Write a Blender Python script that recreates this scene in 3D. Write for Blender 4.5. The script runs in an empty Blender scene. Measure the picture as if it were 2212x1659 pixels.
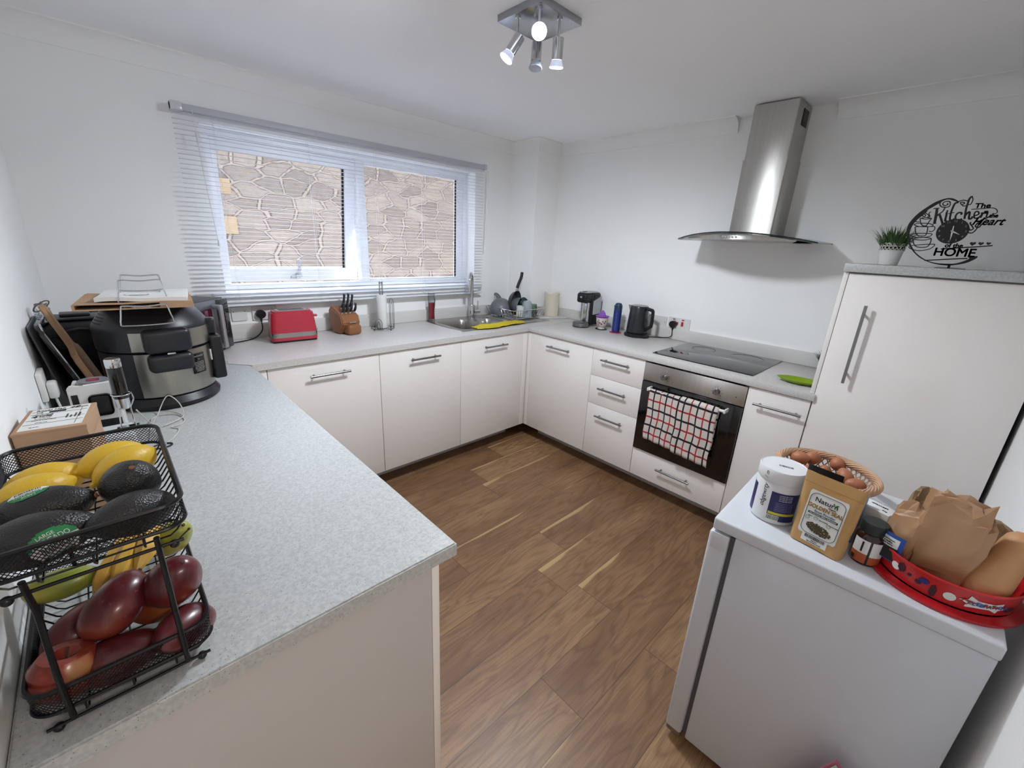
import bpy, bmesh, math, random
from mathutils import Vector, Matrix, noise as mnoise
from math import sin, cos, pi, radians as rad
S = bpy.context.scene
LAMP_W = 14
COL = S.collection
# ---------------------------------------------------------------- camera
yaw, pitch, roll, FPX = .7727, .322, .0491, 915.25
_f = Vector((sin(yaw)*cos(pitch), cos(yaw)*cos(pitch), -sin(pitch)))
_r0 = Vector((cos(yaw), -sin(yaw), 0)); _u0 = _r0.cross(_f)
_r = _r0*cos(roll)+_u0*sin(roll); _u = -_r0*sin(roll)+_u0*cos(roll)
cam = bpy.data.cameras.new('camera'); cam.sensor_width = 36; cam.lens = 36*FPX/2212
cam.clip_start = .02; cam.clip_end = 60
co = bpy.data.objects.new('camera', cam); COL.objects.link(co)
M = Matrix.Identity(4)
for i in range(3):
    M[i][0] = _r[i]; M[i][1] = _u[i]; M[i][2] = -_f[i]
M.translation = Vector((-2.8942, -2.8038, 1.5084)); co.matrix_world = M
S.camera = co
# ---------------------------------------------------------------- world, sun, exposure
w = bpy.data.worlds.new('sky'); S.world = w; w.use_nodes = True
nt = w.node_tree; nt.nodes.clear()
out = nt.nodes.new('ShaderNodeOutputWorld'); bg = nt.nodes.new('ShaderNodeBackground')
tc = nt.nodes.new('ShaderNodeTexCoord'); sx = nt.nodes.new('ShaderNodeSeparateXYZ'); mr = nt.nodes.new('ShaderNodeMapRange')
mr.inputs['From Min'].default_value = -.35; mr.inputs['From Max'].default_value = .35
mx = nt.nodes.new('ShaderNodeMix'); mx.data_type = 'RGBA'
mx.inputs[6].default_value = (.45, .41, .37, 1)      # hall side
mx.inputs[7].default_value = (3.3, 3.5, 4.0, 1)    # street side sky
L = nt.links.new
L(tc.outputs['Generated'], sx.inputs[0]); L(sx.outputs['Y'], mr.inputs[0]); L(mr.outputs[0], mx.inputs[0])
L(mx.outputs[2], bg.inputs[0]); L(bg.outputs[0], out.inputs[0]); bg.inputs[1].default_value = 1.0
sun = bpy.data.lights.new('sun', 'SUN'); sun.energy = 5; sun.angle = .02; sun.color = (1, .96, .9)
so = bpy.data.objects.new('sun', sun); COL.objects.link(so)
so.rotation_euler = Vector((.62, .30, .95)).to_track_quat('Z', 'Y').to_euler()
hl = bpy.data.lights.new('hall_fill', 'AREA'); hl.shape = 'DISK'; hl.size = .5; hl.energy = 6; hl.color = (1, .90, .80)  # fill light added in the unseen hall, brightens the kitchen from behind
ho = bpy.data.objects.new('hall_fill', hl); COL.objects.link(ho); ho.location = (-2.35, -4.1, 2.2)
S.view_settings.view_transform = 'Standard'; S.view_settings.look = 'None'
S.view_settings.gamma = 1; S.view_settings.use_curve_mapping = False
S.view_settings.exposure = 1.92
S.cycles.max_bounces = 8; S.cycles.diffuse_bounces = 6; S.cycles.glossy_bounces = 3; S.cycles.transparent_max_bounces = 12
S.cycles.use_denoising = True
# ---------------------------------------------------------------- helpers
def lin(c):
    if isinstance(c, str): c = tuple(int(c[i:i+2], 16) for i in (0, 2, 4))
    return tuple((v/255/12.92 if v/255 <= .04045 else ((v/255+.055)/1.055)**2.4) for v in c)+(1,)
def bm_new(): return bmesh.new()
def _mi(bm, n0, mi):
    if mi:
        bm.faces.ensure_lookup_table()
        for f in bm.faces[n0:]: f.material_index = mi
def bx(bm, x0, x1, y0, y1, z0, z1, bev=0, seg=2, mi=0, rot=None):
    n0 = len(bm.faces)
    m = Matrix.Translation(((x0+x1)/2, (y0+y1)/2, (z0+z1)/2))
    if rot: m = m @ rot
    m = m @ Matrix.Diagonal((abs(x1-x0), abs(y1-y0), abs(z1-z0), 1))
    r = bmesh.ops.create_cube(bm, size=1, matrix=m)
    if bev:
        es = list({e for v in r['verts'] for e in v.link_edges})
        bmesh.ops.bevel(bm, geom=es, offset=bev, segments=seg, affect='EDGES', profile=.5)
    _mi(bm, n0, mi); return bm
def cyl(bm, p0, p1, r0, r1=None, seg=24, cap=True, mi=0):
    n0 = len(bm.faces); p0 = Vector(p0); p1 = Vector(p1); d = p1-p0
    m = Matrix.Translation((p0+p1)/2) @ d.to_track_quat('Z', 'Y').to_matrix().to_4x4()
    bmesh.ops.create_cone(bm, cap_ends=cap, segments=seg, radius1=r0, radius2=r0 if r1 is None else r1, depth=d.length, matrix=m)
    _mi(bm, n0, mi); return bm
def tube(bm, pts, r, seg=8, closed=False, mi=0, taper=None):
    n0 = len(bm.faces); P = [Vector(p) for p in pts]; n = len(P); rings = []; prev = None
    for i in range(n):
        if closed: t = P[(i+1) % n]-P[i-1]
        else: t = P[min(i+1, n-1)]-P[max(i-1, 0)]
        if t.length < 1e-9: t = Vector((0, 0, 1))
        t.normalize()
        if prev is None:
            a = Vector((0, 0, 1)) if abs(t.z) < .9 else Vector((1, 0, 0)); u = t.cross(a).normalized()
        else:
            u = (prev-t*prev.dot(t)); u = u.normalized() if u.length > 1e-6 else t.orthogonal().normalized()
        prev = u; v = t.cross(u); rr = r if taper is None else taper[i]
        rings.append([bm.verts.new(P[i]+(u*cos(2*pi*k/seg)+v*sin(2*pi*k/seg))*rr) for k in range(seg)])
    for i in range(n if closed else n-1):
        a, b = rings[i], rings[(i+1) % n]
        for k in range(seg): bm.faces.new((a[k], a[(k+1) % seg], b[(k+1) % seg], b[k]))
    if not closed: bm.faces.new(rings[0][::-1]); bm.faces.new(rings[-1])
    _mi(bm, n0, mi); return bm
def lathe(bm, prof, seg=32, c=(0, 0, 0), sx=1, sy=1, mi=0, a0=0, a1=2*pi, fr=None, n=2):
    # fr: optional function(angle) -> radius factor
    n0 = len(bm.faces); full = abs(a1-a0-2*pi) < 1e-6; cols = []
    K = seg if full else seg+1
    for (r, z) in prof:
        row = []
        if r < 1e-6 and full:
            v = bm.verts.new((c[0], c[1], c[2]+z)); row = [v]*K
        else:
            for k in range(K):
                a = a0+(a1-a0)*k/seg; q = fr(a) if fr else 1
                row.append(bm.verts.new((c[0]+cos(a)*r*sx*q, c[1]+sin(a)*r*sy*q, c[2]+z)))
        cols.append(row)
    for i in range(len(prof)-1):
        for k in range(seg):
            k2 = (k+1) % K
            vs = []
            for v in (cols[i][k], cols[i][k2], cols[i+1][k2], cols[i+1][k]):
                if v not in vs: vs.append(v)
            if len(vs) > 2:
                try: bm.faces.new(vs)
                except ValueError: pass
    _mi(bm, n0, mi); return bm
def sphere(bm, c, r, seg=24, rings=14, rot=None, f=None, mi=0):
    if not isinstance(r, (tuple, list)): r = (r, r, r)
    n0 = len(bm.faces)
    m = Matrix.Translation(c)
    if rot is not None: m = m @ rot
    res = bmesh.ops.create_uvsphere(bm, u_segments=seg, v_segments=rings, radius=1)
    for v in res['verts']:
        p = v.co.copy()
        if f: p = f(p)
        v.co = m @ Vector((p.x*r[0], p.y*r[1], p.z*r[2]))
    _mi(bm, n0, mi); return bm
def FR(o, x, y):
    x = Vector(x).normalized(); y = Vector(y).normalized(); z = x.cross(y).normalized(); y = z.cross(x)
    m = Matrix.Identity(4)
    for i in range(3): m[i][0] = x[i]; m[i][1] = y[i]; m[i][2] = z[i]
    m.translation = Vector(o); return m
def prism(bm, poly, t, m=None, mi=0):
    n0 = len(bm.faces); m = m or Matrix.Identity(4)
    a = [bm.verts.new(m @ Vector((p[0], p[1], 0))) for p in poly]; b = [bm.verts.new(m @ Vector((p[0], p[1], t))) for p in poly]
    bm.faces.new(a[::-1]); bm.faces.new(b); n = len(poly)
    for i in range(n): bm.faces.new((a[i], a[(i+1) % n], b[(i+1) % n], b[i]))
    _mi(bm, n0, mi); return bm
def grid(bm, f, nu, nv, mi=0, cu=False, cv=False):
    n0 = len(bm.faces)
    V = [[bm.verts.new(f(i/nu, j/nv)) for j in range(nv if cv else nv+1)] for i in range(nu if cu else nu+1)]
    for i in range(nu):
        for j in range(nv):
            i2 = (i+1) % len(V); j2 = (j+1) % len(V[0])
            bm.faces.new((V[i][j], V[i2][j], V[i2][j2], V[i][j2]))
    _mi(bm, n0, mi); return bm
def rrect(x0, x1, y0, y1, r, n=6):
    P = []
    for cx, cy, a in ((x1-r, y0+r, -pi/2), (x1-r, y1-r, 0), (x0+r, y1-r, pi/2), (x0+r, y0+r, pi)):
        for k in range(n+1): P.append((cx+r*cos(a+pi/2*k/n), cy+r*sin(a+pi/2*k/n)))
    return P
def smooth_path(pts, n=6, closed=False):
    P = [Vector(p) for p in pts]; N = len(P); o = []
    for i in range(N if closed else N-1):
        if closed: a, b, c, d = P[i-1], P[i], P[(i+1) % N], P[(i+2) % N]
        else: a, b, c, d = P[max(i-1, 0)], P[i], P[i+1], P[min(i+2, N-1)]
        for k in range(n):
            t = k/n
            o.append(.5*((2*b)+(c-a)*t+(2*a-5*b+4*c-d)*t*t+(3*b-a-3*c+d)*t**3))
    if not closed: o.append(P[-1])
    return o
def link(name, bm, mat, parent=None, smooth=True, label=None, loc=None, rot=None, ang=.6, **kw):
    me = bpy.data.meshes.new(name)
    if isinstance(bm, bmesh.types.BMesh):
        bmesh.ops.recalc_face_normals(bm, faces=bm.faces); bm.to_mesh(me); bm.free()
    else: me = bm
    for m in (mat if isinstance(mat, (list, tuple)) else [mat]): me.materials.append(m)
    if smooth:
        me.polygons.foreach_set('use_smooth', [True]*len(me.polygons)); me.set_sharp_from_angle(angle=ang)
    o = bpy.data.objects.new(name, me); COL.objects.link(o)
    if parent: o.parent = parent
    if loc: o.location = loc
    if rot: o.rotation_euler = rot
    if label: o['label'] = label
    for k, v in kw.items(): o[k] = v
    return o
def thing(name, label, cat, loc=(0, 0, 0), rz=0, group=None):
    o = bpy.data.objects.new(name, None); COL.objects.link(o); o.empty_display_size = .05
    o.location = loc; o.rotation_euler = (0, 0, rz); o['label'] = label; o['category'] = cat
    if group: o['group'] = group
    return o
def tag(o, label, cat, group=None):
    o['label'] = label; o['category'] = cat
    if group: o['group'] = group
    return o
def struct(name, bm, mat, **kw):
    o = link(name, bm, mat, **kw); o['kind'] = 'structure'; return o
def tmesh(s, size, m, ext=.0006, align='CENTER', sx=1, shear=0, off=0):
    cu = bpy.data.curves.new('t', 'FONT'); cu.body = s; cu.size = size; cu.extrude = ext; cu.align_x = align; cu.align_y = 'CENTER'
    cu.shear = shear; cu.resolution_u = 4
    o = bpy.data.objects.new('t', cu); me = bpy.data.meshes.new_from_object(o); me.transform(Matrix.Diagonal((sx, 1, 1, 1)))
    bpy.data.objects.remove(o); bpy.data.curves.remove(cu)
    if off:
        b = bmesh.new()
        for dx, dy in ((-off, 0), (off, 0), (0, off), (0, -off), (-off*.7, off*.7), (off*.7, -off*.7), (off*.7, off*.7), (-off*.7, -off*.7)):
            m2 = me.copy(); m2.transform(Matrix.Translation((dx, dy, 0))); b.from_mesh(m2); bpy.data.meshes.remove(m2)
        b.to_mesh(me); b.free()
    me.transform(m); return me
def texts(name, items, mat, parent, label=None):
    # items: (string, size, frame, kwargs) joined as ONE printed part
    bm = bmesh.new()
    for s, size, m, kw in items:
        me = tmesh(s, size, m, **kw); bm.from_mesh(me); bpy.data.meshes.remove(me)
    return link(name, bm, mat, parent, smooth=False, label=label)
# ---------------------------------------------------------------- materials
def pm(name, col, rough=.5, metal=0, nscale=0, namt=.06, bump=0, bscale=None, coat=0, trans=0, ior=1.45, alpha=1, emit=0, spec=.5, stretch=None, sub=0, sheen=0):
    m = bpy.data.materials.new(name); m.use_nodes = True; nt = m.node_tree; b = nt.nodes['Principled BSDF']; c = lin(col)
    b.inputs['Base Color'].default_value = c; b.inputs['Roughness'].default_value = rough; b.inputs['Metallic'].default_value = metal
    b.inputs['Coat Weight'].default_value = coat; b.inputs['Coat Roughness'].default_value = .05; b.inputs['Transmission Weight'].default_value = trans
    b.inputs['IOR'].default_value = ior; b.inputs['Alpha'].default_value = alpha; b.inputs['Specular IOR Level'].default_value = spec
    if sheen: b.inputs['Sheen Weight'].default_value = sheen
    if sub: b.inputs['Subsurface Weight'].default_value = sub; b.inputs['Subsurface Radius'].default_value = (.01, .006, .004)
    if emit: b.inputs['Emission Color'].default_value = c; b.inputs['Emission Strength'].default_value = emit
    t = nt.nodes.new('ShaderNodeTexCoord'); mp = nt.nodes.new('ShaderNodeMapping'); nt.links.new(t.outputs['Object'], mp.inputs[0])
    if stretch: mp.inputs['Scale'].default_value = stretch
    n = nt.nodes.new('ShaderNodeTexNoise'); n.inputs['Scale'].default_value = nscale or 30; n.inputs['Detail'].default_value = 4
    nt.links.new(mp.outputs[0], n.inputs['Vector'])
    mx = nt.nodes.new('ShaderNodeMix'); mx.data_type = 'RGBA'; k = namt if nscale else .015
    mx.inputs[6].default_value = tuple(max(0, v*(1-k)) for v in c[:3])+(1,); mx.inputs[7].default_value = tuple(min(1, v*(1+k)) for v in c[:3])+(1,)
    nt.links.new(n.outputs['Fac'], mx.inputs[0]); nt.links.new(mx.outputs[2], b.inputs['Base Color'])
    if bump:
        n2 = nt.nodes.new('ShaderNodeTexNoise'); n2.inputs['Scale'].default_value = bscale or 60; n2.inputs['Detail'].default_value = 3
        nt.links.new(mp.outputs[0], n2.inputs['Vector'])
        bu = nt.nodes.new('ShaderNodeBump'); bu.inputs['Strength'].default_value = bump; bu.inputs['Distance'].default_value = .002
        nt.links.new(n2.outputs['Fac'], bu.inputs['Height']); nt.links.new(bu.outputs[0], b.inputs['Normal'])
    return m
class NT:
    def __init__(s, name):
        s.m = bpy.data.materials.new(name); s.m.use_nodes = True; s.t = s.m.node_tree; s.b = s.t.nodes['Principled BSDF']
    def n(s, ty, ins=None, **kw):
        x = s.t.nodes.new('ShaderNode'+ty)
        for k, v in kw.items(): setattr(x, k, v)
        for k, v in (ins or {}).items():
            if isinstance(v, bpy.types.NodeSocket): s.t.links.new(v, x.inputs[k])
            else: x.inputs[k].default_value = v
        return x
    def math(s, op, a, b=None, c=None):
        ins = {0: a}
        if b is not None: ins[1] = b
        if c is not None: ins[2] = c
        return s.n('Math', ins, operation=op).outputs[0]
    def mix(s, f, a, b, bt='MIX'):
        x = s.n('Mix', {0: f, 6: a, 7: b}, data_type='RGBA', blend_type=bt); return x.outputs[2]
    def ramp(s, f, stops):
        x = s.n('ValToRGB', {0: f}); e = x.color_ramp.elements
        while len(e) < len(stops): e.new(.5)
        for i, (p, c) in enumerate(stops): e[i].position = p; e[i].color = lin(c) if not isinstance(c, float) else (c, c, c, 1)
        return x.outputs[0]
    def bump(s, h, st=.3, d=.002):
        x = s.n('Bump', {'Height': h, 'Strength': st, 'Distance': d}); s.t.links.new(x.outputs[0], s.b.inputs['Normal'])
    def set(s, **kw):
        for k, v in kw.items():
            k = k.replace('_', ' ')
            if isinstance(v, bpy.types.NodeSocket): s.t.links.new(v, s.b.inputs[k])
            else: s.b.inputs[k].default_value = v
WALL = pm('wall paint', 'f0f0ef', .85, nscale=3, namt=.02, bump=.15, bscale=220)
CEILM = pm('ceiling paint', 'f7f7f8', .9, nscale=2, namt=.015, bump=.1, bscale=120)
COVE = pm('cove plaster', 'f0f0ef', .7)
UPVC = pm('white frame plastic', 'e6e9ee', .3)
CHROME = pm('chrome', 'c9cbcd', .12, 1)
STEEL = pm('brushed steel', 'bab7b2', .33, 1, nscale=60, namt=.12, bump=.06, bscale=300, stretch=(1, 1, .03))
SATIN = pm('satin steel', '8f8f8f', .3, 1)
GLOSSW = pm('gloss white door', 'eae5e1', .13, coat=.4)
CARC = pm('white carcass board', 'bcb8b5', .5)
STEEL.node_tree.nodes['Principled BSDF'].inputs['Anisotropic'].default_value = .8
STEEL.node_tree.nodes['Principled BSDF'].inputs['Anisotropic Rotation'].default_value = .25
BLACK = pm('black plastic', '131417', .4, bump=.1, bscale=400)
BLACKG = pm('gloss black', '0a0a0c', .06, coat=.5)
WHITEP = pm('white plastic', 'd9d8d6', .35)
PAPER = pm('white paper', 'd8d8d6', .8)
INK = pm('black ink', '1a1a1c', .7)
CARD = pm('brown cardboard', 'a9886c', .85, nscale=40, namt=.08, stretch=(1, 1, 6))
WOODL = pm('pale wood', 'b08d6c', .6, nscale=14, namt=.2, stretch=(1, 8, 1))
GLASSM = None
def glassmat(name, tint=(.97, .98, .99), gl=.07, rough=.02):
    q = NT(name); t = q.t; t.nodes.remove(q.b)
    tr = q.n('BsdfTransparent', {0: tint+(1,)}); g = q.n('BsdfGlossy', {'Roughness': rough}); fr = q.n('Fresnel', {0: 1.35})
    nz = q.n('TexNoise', {'Scale': 3.}); f = q.math('ADD', q.math('MULTIPLY', fr.outputs[0], .8), q.math('MULTIPLY', nz.outputs[0], gl*.2))
    mx = q.n('MixShader', {0: f, 1: tr.outputs[0], 2: g.outputs[0]}); t.links.new(mx.outputs[0], t.nodes['Material Output'].inputs[0])
    return q.m
GLASSM = glassmat('window glass')
CLEARP = glassmat('clear plastic', (.93, .95, .96), .3, .12)
# floor planks: length along x
q = NT('walnut plank floor'); tcn = q.n('TexCoord'); sp = q.n('SeparateXYZ', {0: tcn.outputs['Object']})
X, Y = sp.outputs[0], sp.outputs[1]
PW, PLN = .191, 1.28
ry = q.math('DIVIDE', q.math('ADD', Y, 10*.191+.0015), PW); row = q.math('FLOOR', ry); v = q.math('FRACT', ry)
wr = q.n('TexWhiteNoise', {'W': row}, noise_dimensions='1D').outputs['Value']
ux = q.math('ADD', q.math('DIVIDE', X, PLN), q.math('MULTIPLY', wr, 7.3)); cl = q.math('FLOOR', ux); u = q.math('FRACT', ux)
idv = q.n('CombineXYZ', {0: row, 1: cl, 2: 3.3}).outputs[0]
wn = q.n('TexWhiteNoise', {'Vector': idv}, noise_dimensions='3D'); r1 = wn.outputs['Value']
sc_ = q.n('SeparateXYZ', {0: wn.outputs['Color']}); r2, r3 = sc_.outputs[1], sc_.outputs[2]
gv = q.n('CombineXYZ', {0: q.math('ADD', X, q.math('MULTIPLY', r1, 40.)), 1: q.math('ADD', Y, q.math('MULTIPLY', r2, 17.)), 2: q.math('MULTIPLY', r3, 9.)}).outputs[0]
m1 = q.n('Mapping', {0: gv, 'Scale': (.85, 5.5, 1.)}).outputs[0]
n1 = q.n('TexNoise', {'Vector': m1, 'Scale': 2.1, 'Detail': 2., 'Distortion': .35}).outputs[0]
rings = q.math('MULTIPLY', q.math('ADD', q.math('SINE', q.math('MULTIPLY', n1, 54.)), 1.), .5)
m2 = q.n('Mapping', {0: gv, 'Scale': (3., 90., 1.)}).outputs[0]
n2 = q.n('TexNoise', {'Vector': m2, 'Scale': 2.5, 'Detail': 5., 'Roughness': .65}).outputs[0]
m3 = q.n('Mapping', {0: gv, 'Scale': (.8, 3., 1.)}).outputs[0]
n3 = q.n('TexNoise', {'Vector': m3, 'Scale': 2.6, 'Detail': 2.}).outputs[0]
base = q.ramp(q.math('ADD', q.math('MULTIPLY', n3, .75), q.math('MULTIPLY', r1, .3)), [(.22, '735237'), (.5, '906c4c'), (.8, 'ad8961')])
c1 = q.mix(q.math('MULTIPLY', q.math('POWER', rings, 2.5), .40), base, lin('553c2c'))
c2 = q.mix(q.math('MULTIPLY', q.math('SUBTRACT', n2, .36), 1.7), c1, lin('5d4230'))
sapw = q.math('MULTIPLY', q.math('GREATER_THAN', r2, .66), q.math('SUBTRACT', q.math('ADD', v, q.math('MULTIPLY', q.math('SUBTRACT', n3, .5), .40)), q.math('ADD', .97, q.math('MULTIPLY', q.math('SUBTRACT', u, .5), .20))))
sf = q.n('MapRange', {0: sapw, 1: 0., 2: .04, 3: 0., 4: .8}).outputs[0]
c3 = q.mix(sf, c2, lin('b89a6c'))
e1 = q.math('LESS_THAN', q.math('MINIMUM', v, q.math('SUBTRACT', 1., v)), .006)
e2 = q.math('LESS_THAN', q.math('MINIMUM', u, q.math('SUBTRACT', 1., u)), .0009)
eg = q.math('MAXIMUM', e1, e2); c4 = q.mix(q.math('MULTIPLY', eg, .75), c3, lin('2e2019'))
q.set(Base_Color=c4, Roughness=.42); q.bump(q.math('SUBTRACT', q.math('MULTIPLY', n2, .3), eg), .25, .001)
FLOORM = q.m
# speckled worktop
def speckle(name, ca, cb, k):
    q = NT(name); tcn = q.n('TexCoord').outputs['Object']
    v1 = q.n('TexVoronoi', {'Vector': tcn, 'Scale': 240.}, feature='F1'); v2 = q.n('TexVoronoi', {'Vector': tcn, 'Scale': 420.}, feature='F1')
    s1 = q.math('MULTIPLY', q.math('LESS_THAN', v1.outputs['Distance'], .2), q.math('GREATER_THAN', q.n('SeparateXYZ', {0: v1.outputs['Color']}).outputs[0], .72))
    s2 = q.math('MULTIPLY', q.math('LESS_THAN', v2.outputs['Distance'], .26), q.math('GREATER_THAN', q.n('SeparateXYZ', {0: v2.outputs['Color']}).outputs[1], .6))
    n1 = q.n('TexNoise', {'Vector': tcn, 'Scale': 160., 'Detail': 3.}).outputs[0]
    b0 = q.ramp(n1, [(.35, ca), (.65, cb)])
    c = q.mix(q.math('MULTIPLY', s2, .45*k), b0, lin('8d8f8c')); c = q.mix(q.math('MULTIPLY', s1, .8*k), c, lin('5c5a54'))
    q.set(Base_Color=c, Roughness=.36); q.bump(n1, .05, .0005)
    return q.m
WORK = speckle('speckled white worktop', 'a8aaaa', 'babcbb', 1.)
WORK_LIT = speckle('lit speckled worktop', 'c2bebb', 'd0ccc9', .6)  # same stone as the left run, lightened for the stronger light there
# stone wall outside
q = NT('rubble stone'); tcn = q.n('TexCoord').outputs['Object']
nw = q.n('TexNoise', {'Vector': tcn, 'Scale': 3.5, 'Detail': 2.})
wv = q.n('VectorMath', {0: nw.outputs['Color'], 1: (.5, .5, .5)}, operation='SUBTRACT').outputs[0]
wv = q.n('VectorMath', {0: wv, 3: .16}, operation='SCALE').outputs[0]
pv = q.n('VectorMath', {0: tcn, 1: wv}, operation='ADD').outputs[0]
sz = q.n('SeparateXYZ', {0: pv}); flat = q.n('CombineXYZ', {0: q.math('MULTIPLY', sz.outputs[0], 4.2), 1: q.math('MULTIPLY', sz.outputs[2], 9.2), 2: 0.}).outputs[0]
vo = q.n('TexVoronoi', {'Vector': flat, 'Scale': 1., 'Randomness': .8}, feature='DISTANCE_TO_EDGE', voronoi_dimensions='2D')
vc = q.n('TexVoronoi', {'Vector': flat, 'Scale': 1., 'Randomness': .8}, feature='F1', voronoi_dimensions='2D')
edge = q.n('MapRange', {0: vo.outputs['Distance'], 1: .030, 2: .050, 3: 1., 4: 0.}).outputs[0]
line = q.n('MapRange', {0: q.math('ABSOLUTE', q.math('SUBTRACT', vo.outputs['Distance'], .064)), 1: 0., 2: .032, 3: .95, 4: 0.}).outputs[0]
rc = q.n('SeparateXYZ', {0: vc.outputs['Color']}).outputs[0]
nf = q.n('TexNoise', {'Vector': q.n('Mapping', {0: tcn, 'Scale': (6., 1., 16.)}).outputs[0], 'Scale': 2.2, 'Detail': 8., 'Roughness': .75}).outputs[0]
st = q.ramp(q.math('ADD', q.math('MULTIPLY', rc, .35), q.math('MULTIPLY', nf, .65)), [(.25, '66605c'), (.5, '7b7470'), (.75, '8f8781')])
c = q.mix(line, st, lin('332e2b')); c = q.mix(edge, c, lin('928a84'))
q.set(Base_Color=c, Roughness=.9); q.bump(nf, .4, .01)
STONE = q.m
# ---------------------------------------------------------------- shell
H, WT = .91, .0335
XL, YN, ZC = -3.078, -3.062, 2.2575
b = bm_new(); bx(b, XL-.9, .3, YN-2.2, .0, -.06, 0); struct('floor', b, FLOORM)
b = bm_new(); bx(b, XL-.12, .12, YN-.12, .3, ZC, ZC+.08); struct('ceiling', b, CEILM)
WX0, WX1, WZ0, WZ1 = -2.3964, -.657, 1.1723, 2.0012
b = bm_new()
for a in ((XL-.12, WX0, 0, ZC), (WX1, .12, 0, ZC), (WX0, WX1, 0, WZ0-.001), (WX0, WX1, WZ1, ZC)): bx(b, a[0], a[1], 0, .28, a[2], a[3])
struct('wall_window', b, WALL)
b = bm_new(); bx(b, 0, .12, YN-.12, 0, 0, ZC); struct('wall_right', b, WALL)
b = bm_new(); bx(b, XL-.12, XL, YN-.12, 0, 0, ZC); struct('wall_left', b, WALL)
b = bm_new(); bx(b, -2.28, 0, YN-.12, YN, 0, ZC); bx(b, XL, -2.28, YN-.12, YN, 2.08, ZC); struct('wall_near', b, WALL)
b = bm_new(); HY = YN-2.2
bx(b, XL-.9, XL-.8, HY, YN-.121, 0, ZC); bx(b, -.2, -.1, HY, YN-.121, 0, ZC); bx(b, XL-.9, -.1, HY-.1, HY, 0, ZC); bx(b, XL-.8, XL-.12, YN-.22, YN-.12, 0, ZC)
struct('wall_hallway', b, WALL)
b = bm_new(); bx(b, XL-.9, -.1, HY-.1, YN-.121, ZC, ZC+.08); struct('ceiling_hallway', b, CEILM)
b = bm_new(); bx(b, -.2665, 0, -.2761, 0, 0, ZC); struct('wall_corner_boxing', b, WALL)
def cove(name, p0, p1, nrm, s=.078, c0=0, c1=0):
    # quarter-round plaster cove; nrm points into the room
    b = bm_new(); p0 = Vector(p0); p1 = Vector(p1); n = Vector(nrm); prof = [(0, -s), (.004, -s)]
    for k in range(9):
        a = k/8*pi/2; prof.append((s-(s-.005)*cos(a)*1., -s+(s-.005)*sin(a)+.0))
    prof += [(s, -.003), (s, 0), (0, 0)]
    d = (p1-p0).normalized(); rows = []
    for (pp, cc, sg) in ((p0, c0, 1), (p1, c1, -1)):
        rows.append([b.verts.new(pp+n*a+Vector((0, 0, z))+d*(sg*cc*a)) for a, z in prof])
    for i in range(len(prof)-1): b.faces.new((rows[0][i], rows[0][i+1], rows[1][i+1], rows[1][i]))
    b.faces.new(rows[0]); b.faces.new(rows[1][::-1])
    return struct(name, b, COVE)
cove('trim_1', (XL, 0, ZC), (-.2665, 0, ZC), (0, -1, 0), c0=1, c1=1)
cove('trim_2', (-.2665, 0, ZC), (-.2665, -.2761, ZC), (-1, 0, 0), c0=1, c1=-1)
cove('trim_3', (-.2665, -.2761, ZC), (0, -.2761, ZC), (0, -1, 0), c0=-1, c1=1)
cove('trim_4', (0, -.2761, ZC), (0, -1.637, ZC), (-1, 0, 0), c0=1)
cove('trim_5', (0, -2.12, ZC), (0, YN, ZC), (-1, 0, 0), c1=1)
cove('trim_6', (XL, 0, ZC), (XL, YN, ZC), (1, 0, 0), c0=1, c1=1)
cove('trim_7', (-2.28, YN, ZC), (0, YN, ZC), (0, 1, 0), c1=1)
# upstands
b = bm_new(); bx(b, -2.45, -.27, -.018, 0, H+.001, .994, .002); bx(b, -.2845, -.2665, -.276, -.018, H+.001, .994, .002); bx(b, -.2845, -.018, -.294, -.2761, H+.001, .994, .002)
struct('trim_8', b, pm('upstand white', 'd2d0cd', .3))
b = bm_new(); bx(b, -.018, 0, -2.42, -.294, H+.001, .99, .002); struct('trim_9', b, pm('upstand white', 'd2d0cd', .3))
b = bm_new(); bx(b, -2.46, -.60, -.042, .1, WZ0-.028, WZ0, .004); struct('trim_10', b, UPVC)
b = bm_new(); bx(b, -2.43, -.63, -.03, 0, WZ0-.075, WZ0-.0285, .004); struct('trim_11', b, WALL)
# window: frame, fixed right light, open left sash
wf = bpy.data.objects.new('window_1', None); COL.objects.link(wf); wf['kind'] = 'structure'; wf['label'] = 'white two-light window with its left sash tilted open'
FY0, FY1 = .10, .165
GX2, GX3 = -1.5037, -.7513
b = bm_new()
bx(b, WX0, WX1, FY0, FY1, 1.962, WZ1, .004); bx(b, WX0, WX1, FY0, FY1, WZ0, 1.205, .004)
bx(b, WX0, -2.345, FY0, FY1, 1.205, 1.962, .004); bx(b, -.70, WX1, FY0, FY1, 1.205, 1.962, .004); bx(b, -1.565, -1.525, FY0, FY1, 1.205, 1.962, .004)
link('window_frame', b, UPVC, wf)
b = bm_new(); gy = .115
bx(b, -1.545, GX2, FY0+.006, gy+.03, 1.205, 1.962, .003); bx(b, GX3, -.70, FY0+.006, gy+.03, 1.205, 1.962, .003)
bx(b, GX2, GX3, FY0+.006, gy+.03, 1.19, 1.2211, .003); bx(b, GX2, GX3, FY0+.006, gy+.03, 1.9408, 1.962, .003)
link('fixed_light_frame', b, UPVC, wf)
b = bm_new(); bx(b, GX3-.012, GX3-.001, FY0+.02, FY0+.03, 1.2211, 1.9408, 0); link('spacer_bar', b, BLACK, wf)
b = bm_new(); bx(b, GX2, GX3, .128, .132, 1.2211, 1.9408); link('pane', b, GLASSM, wf, smooth=False)
sash = bm_new()
sx0, sx1, h0, h1 = -2.385, -1.555, 0, -.775
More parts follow.
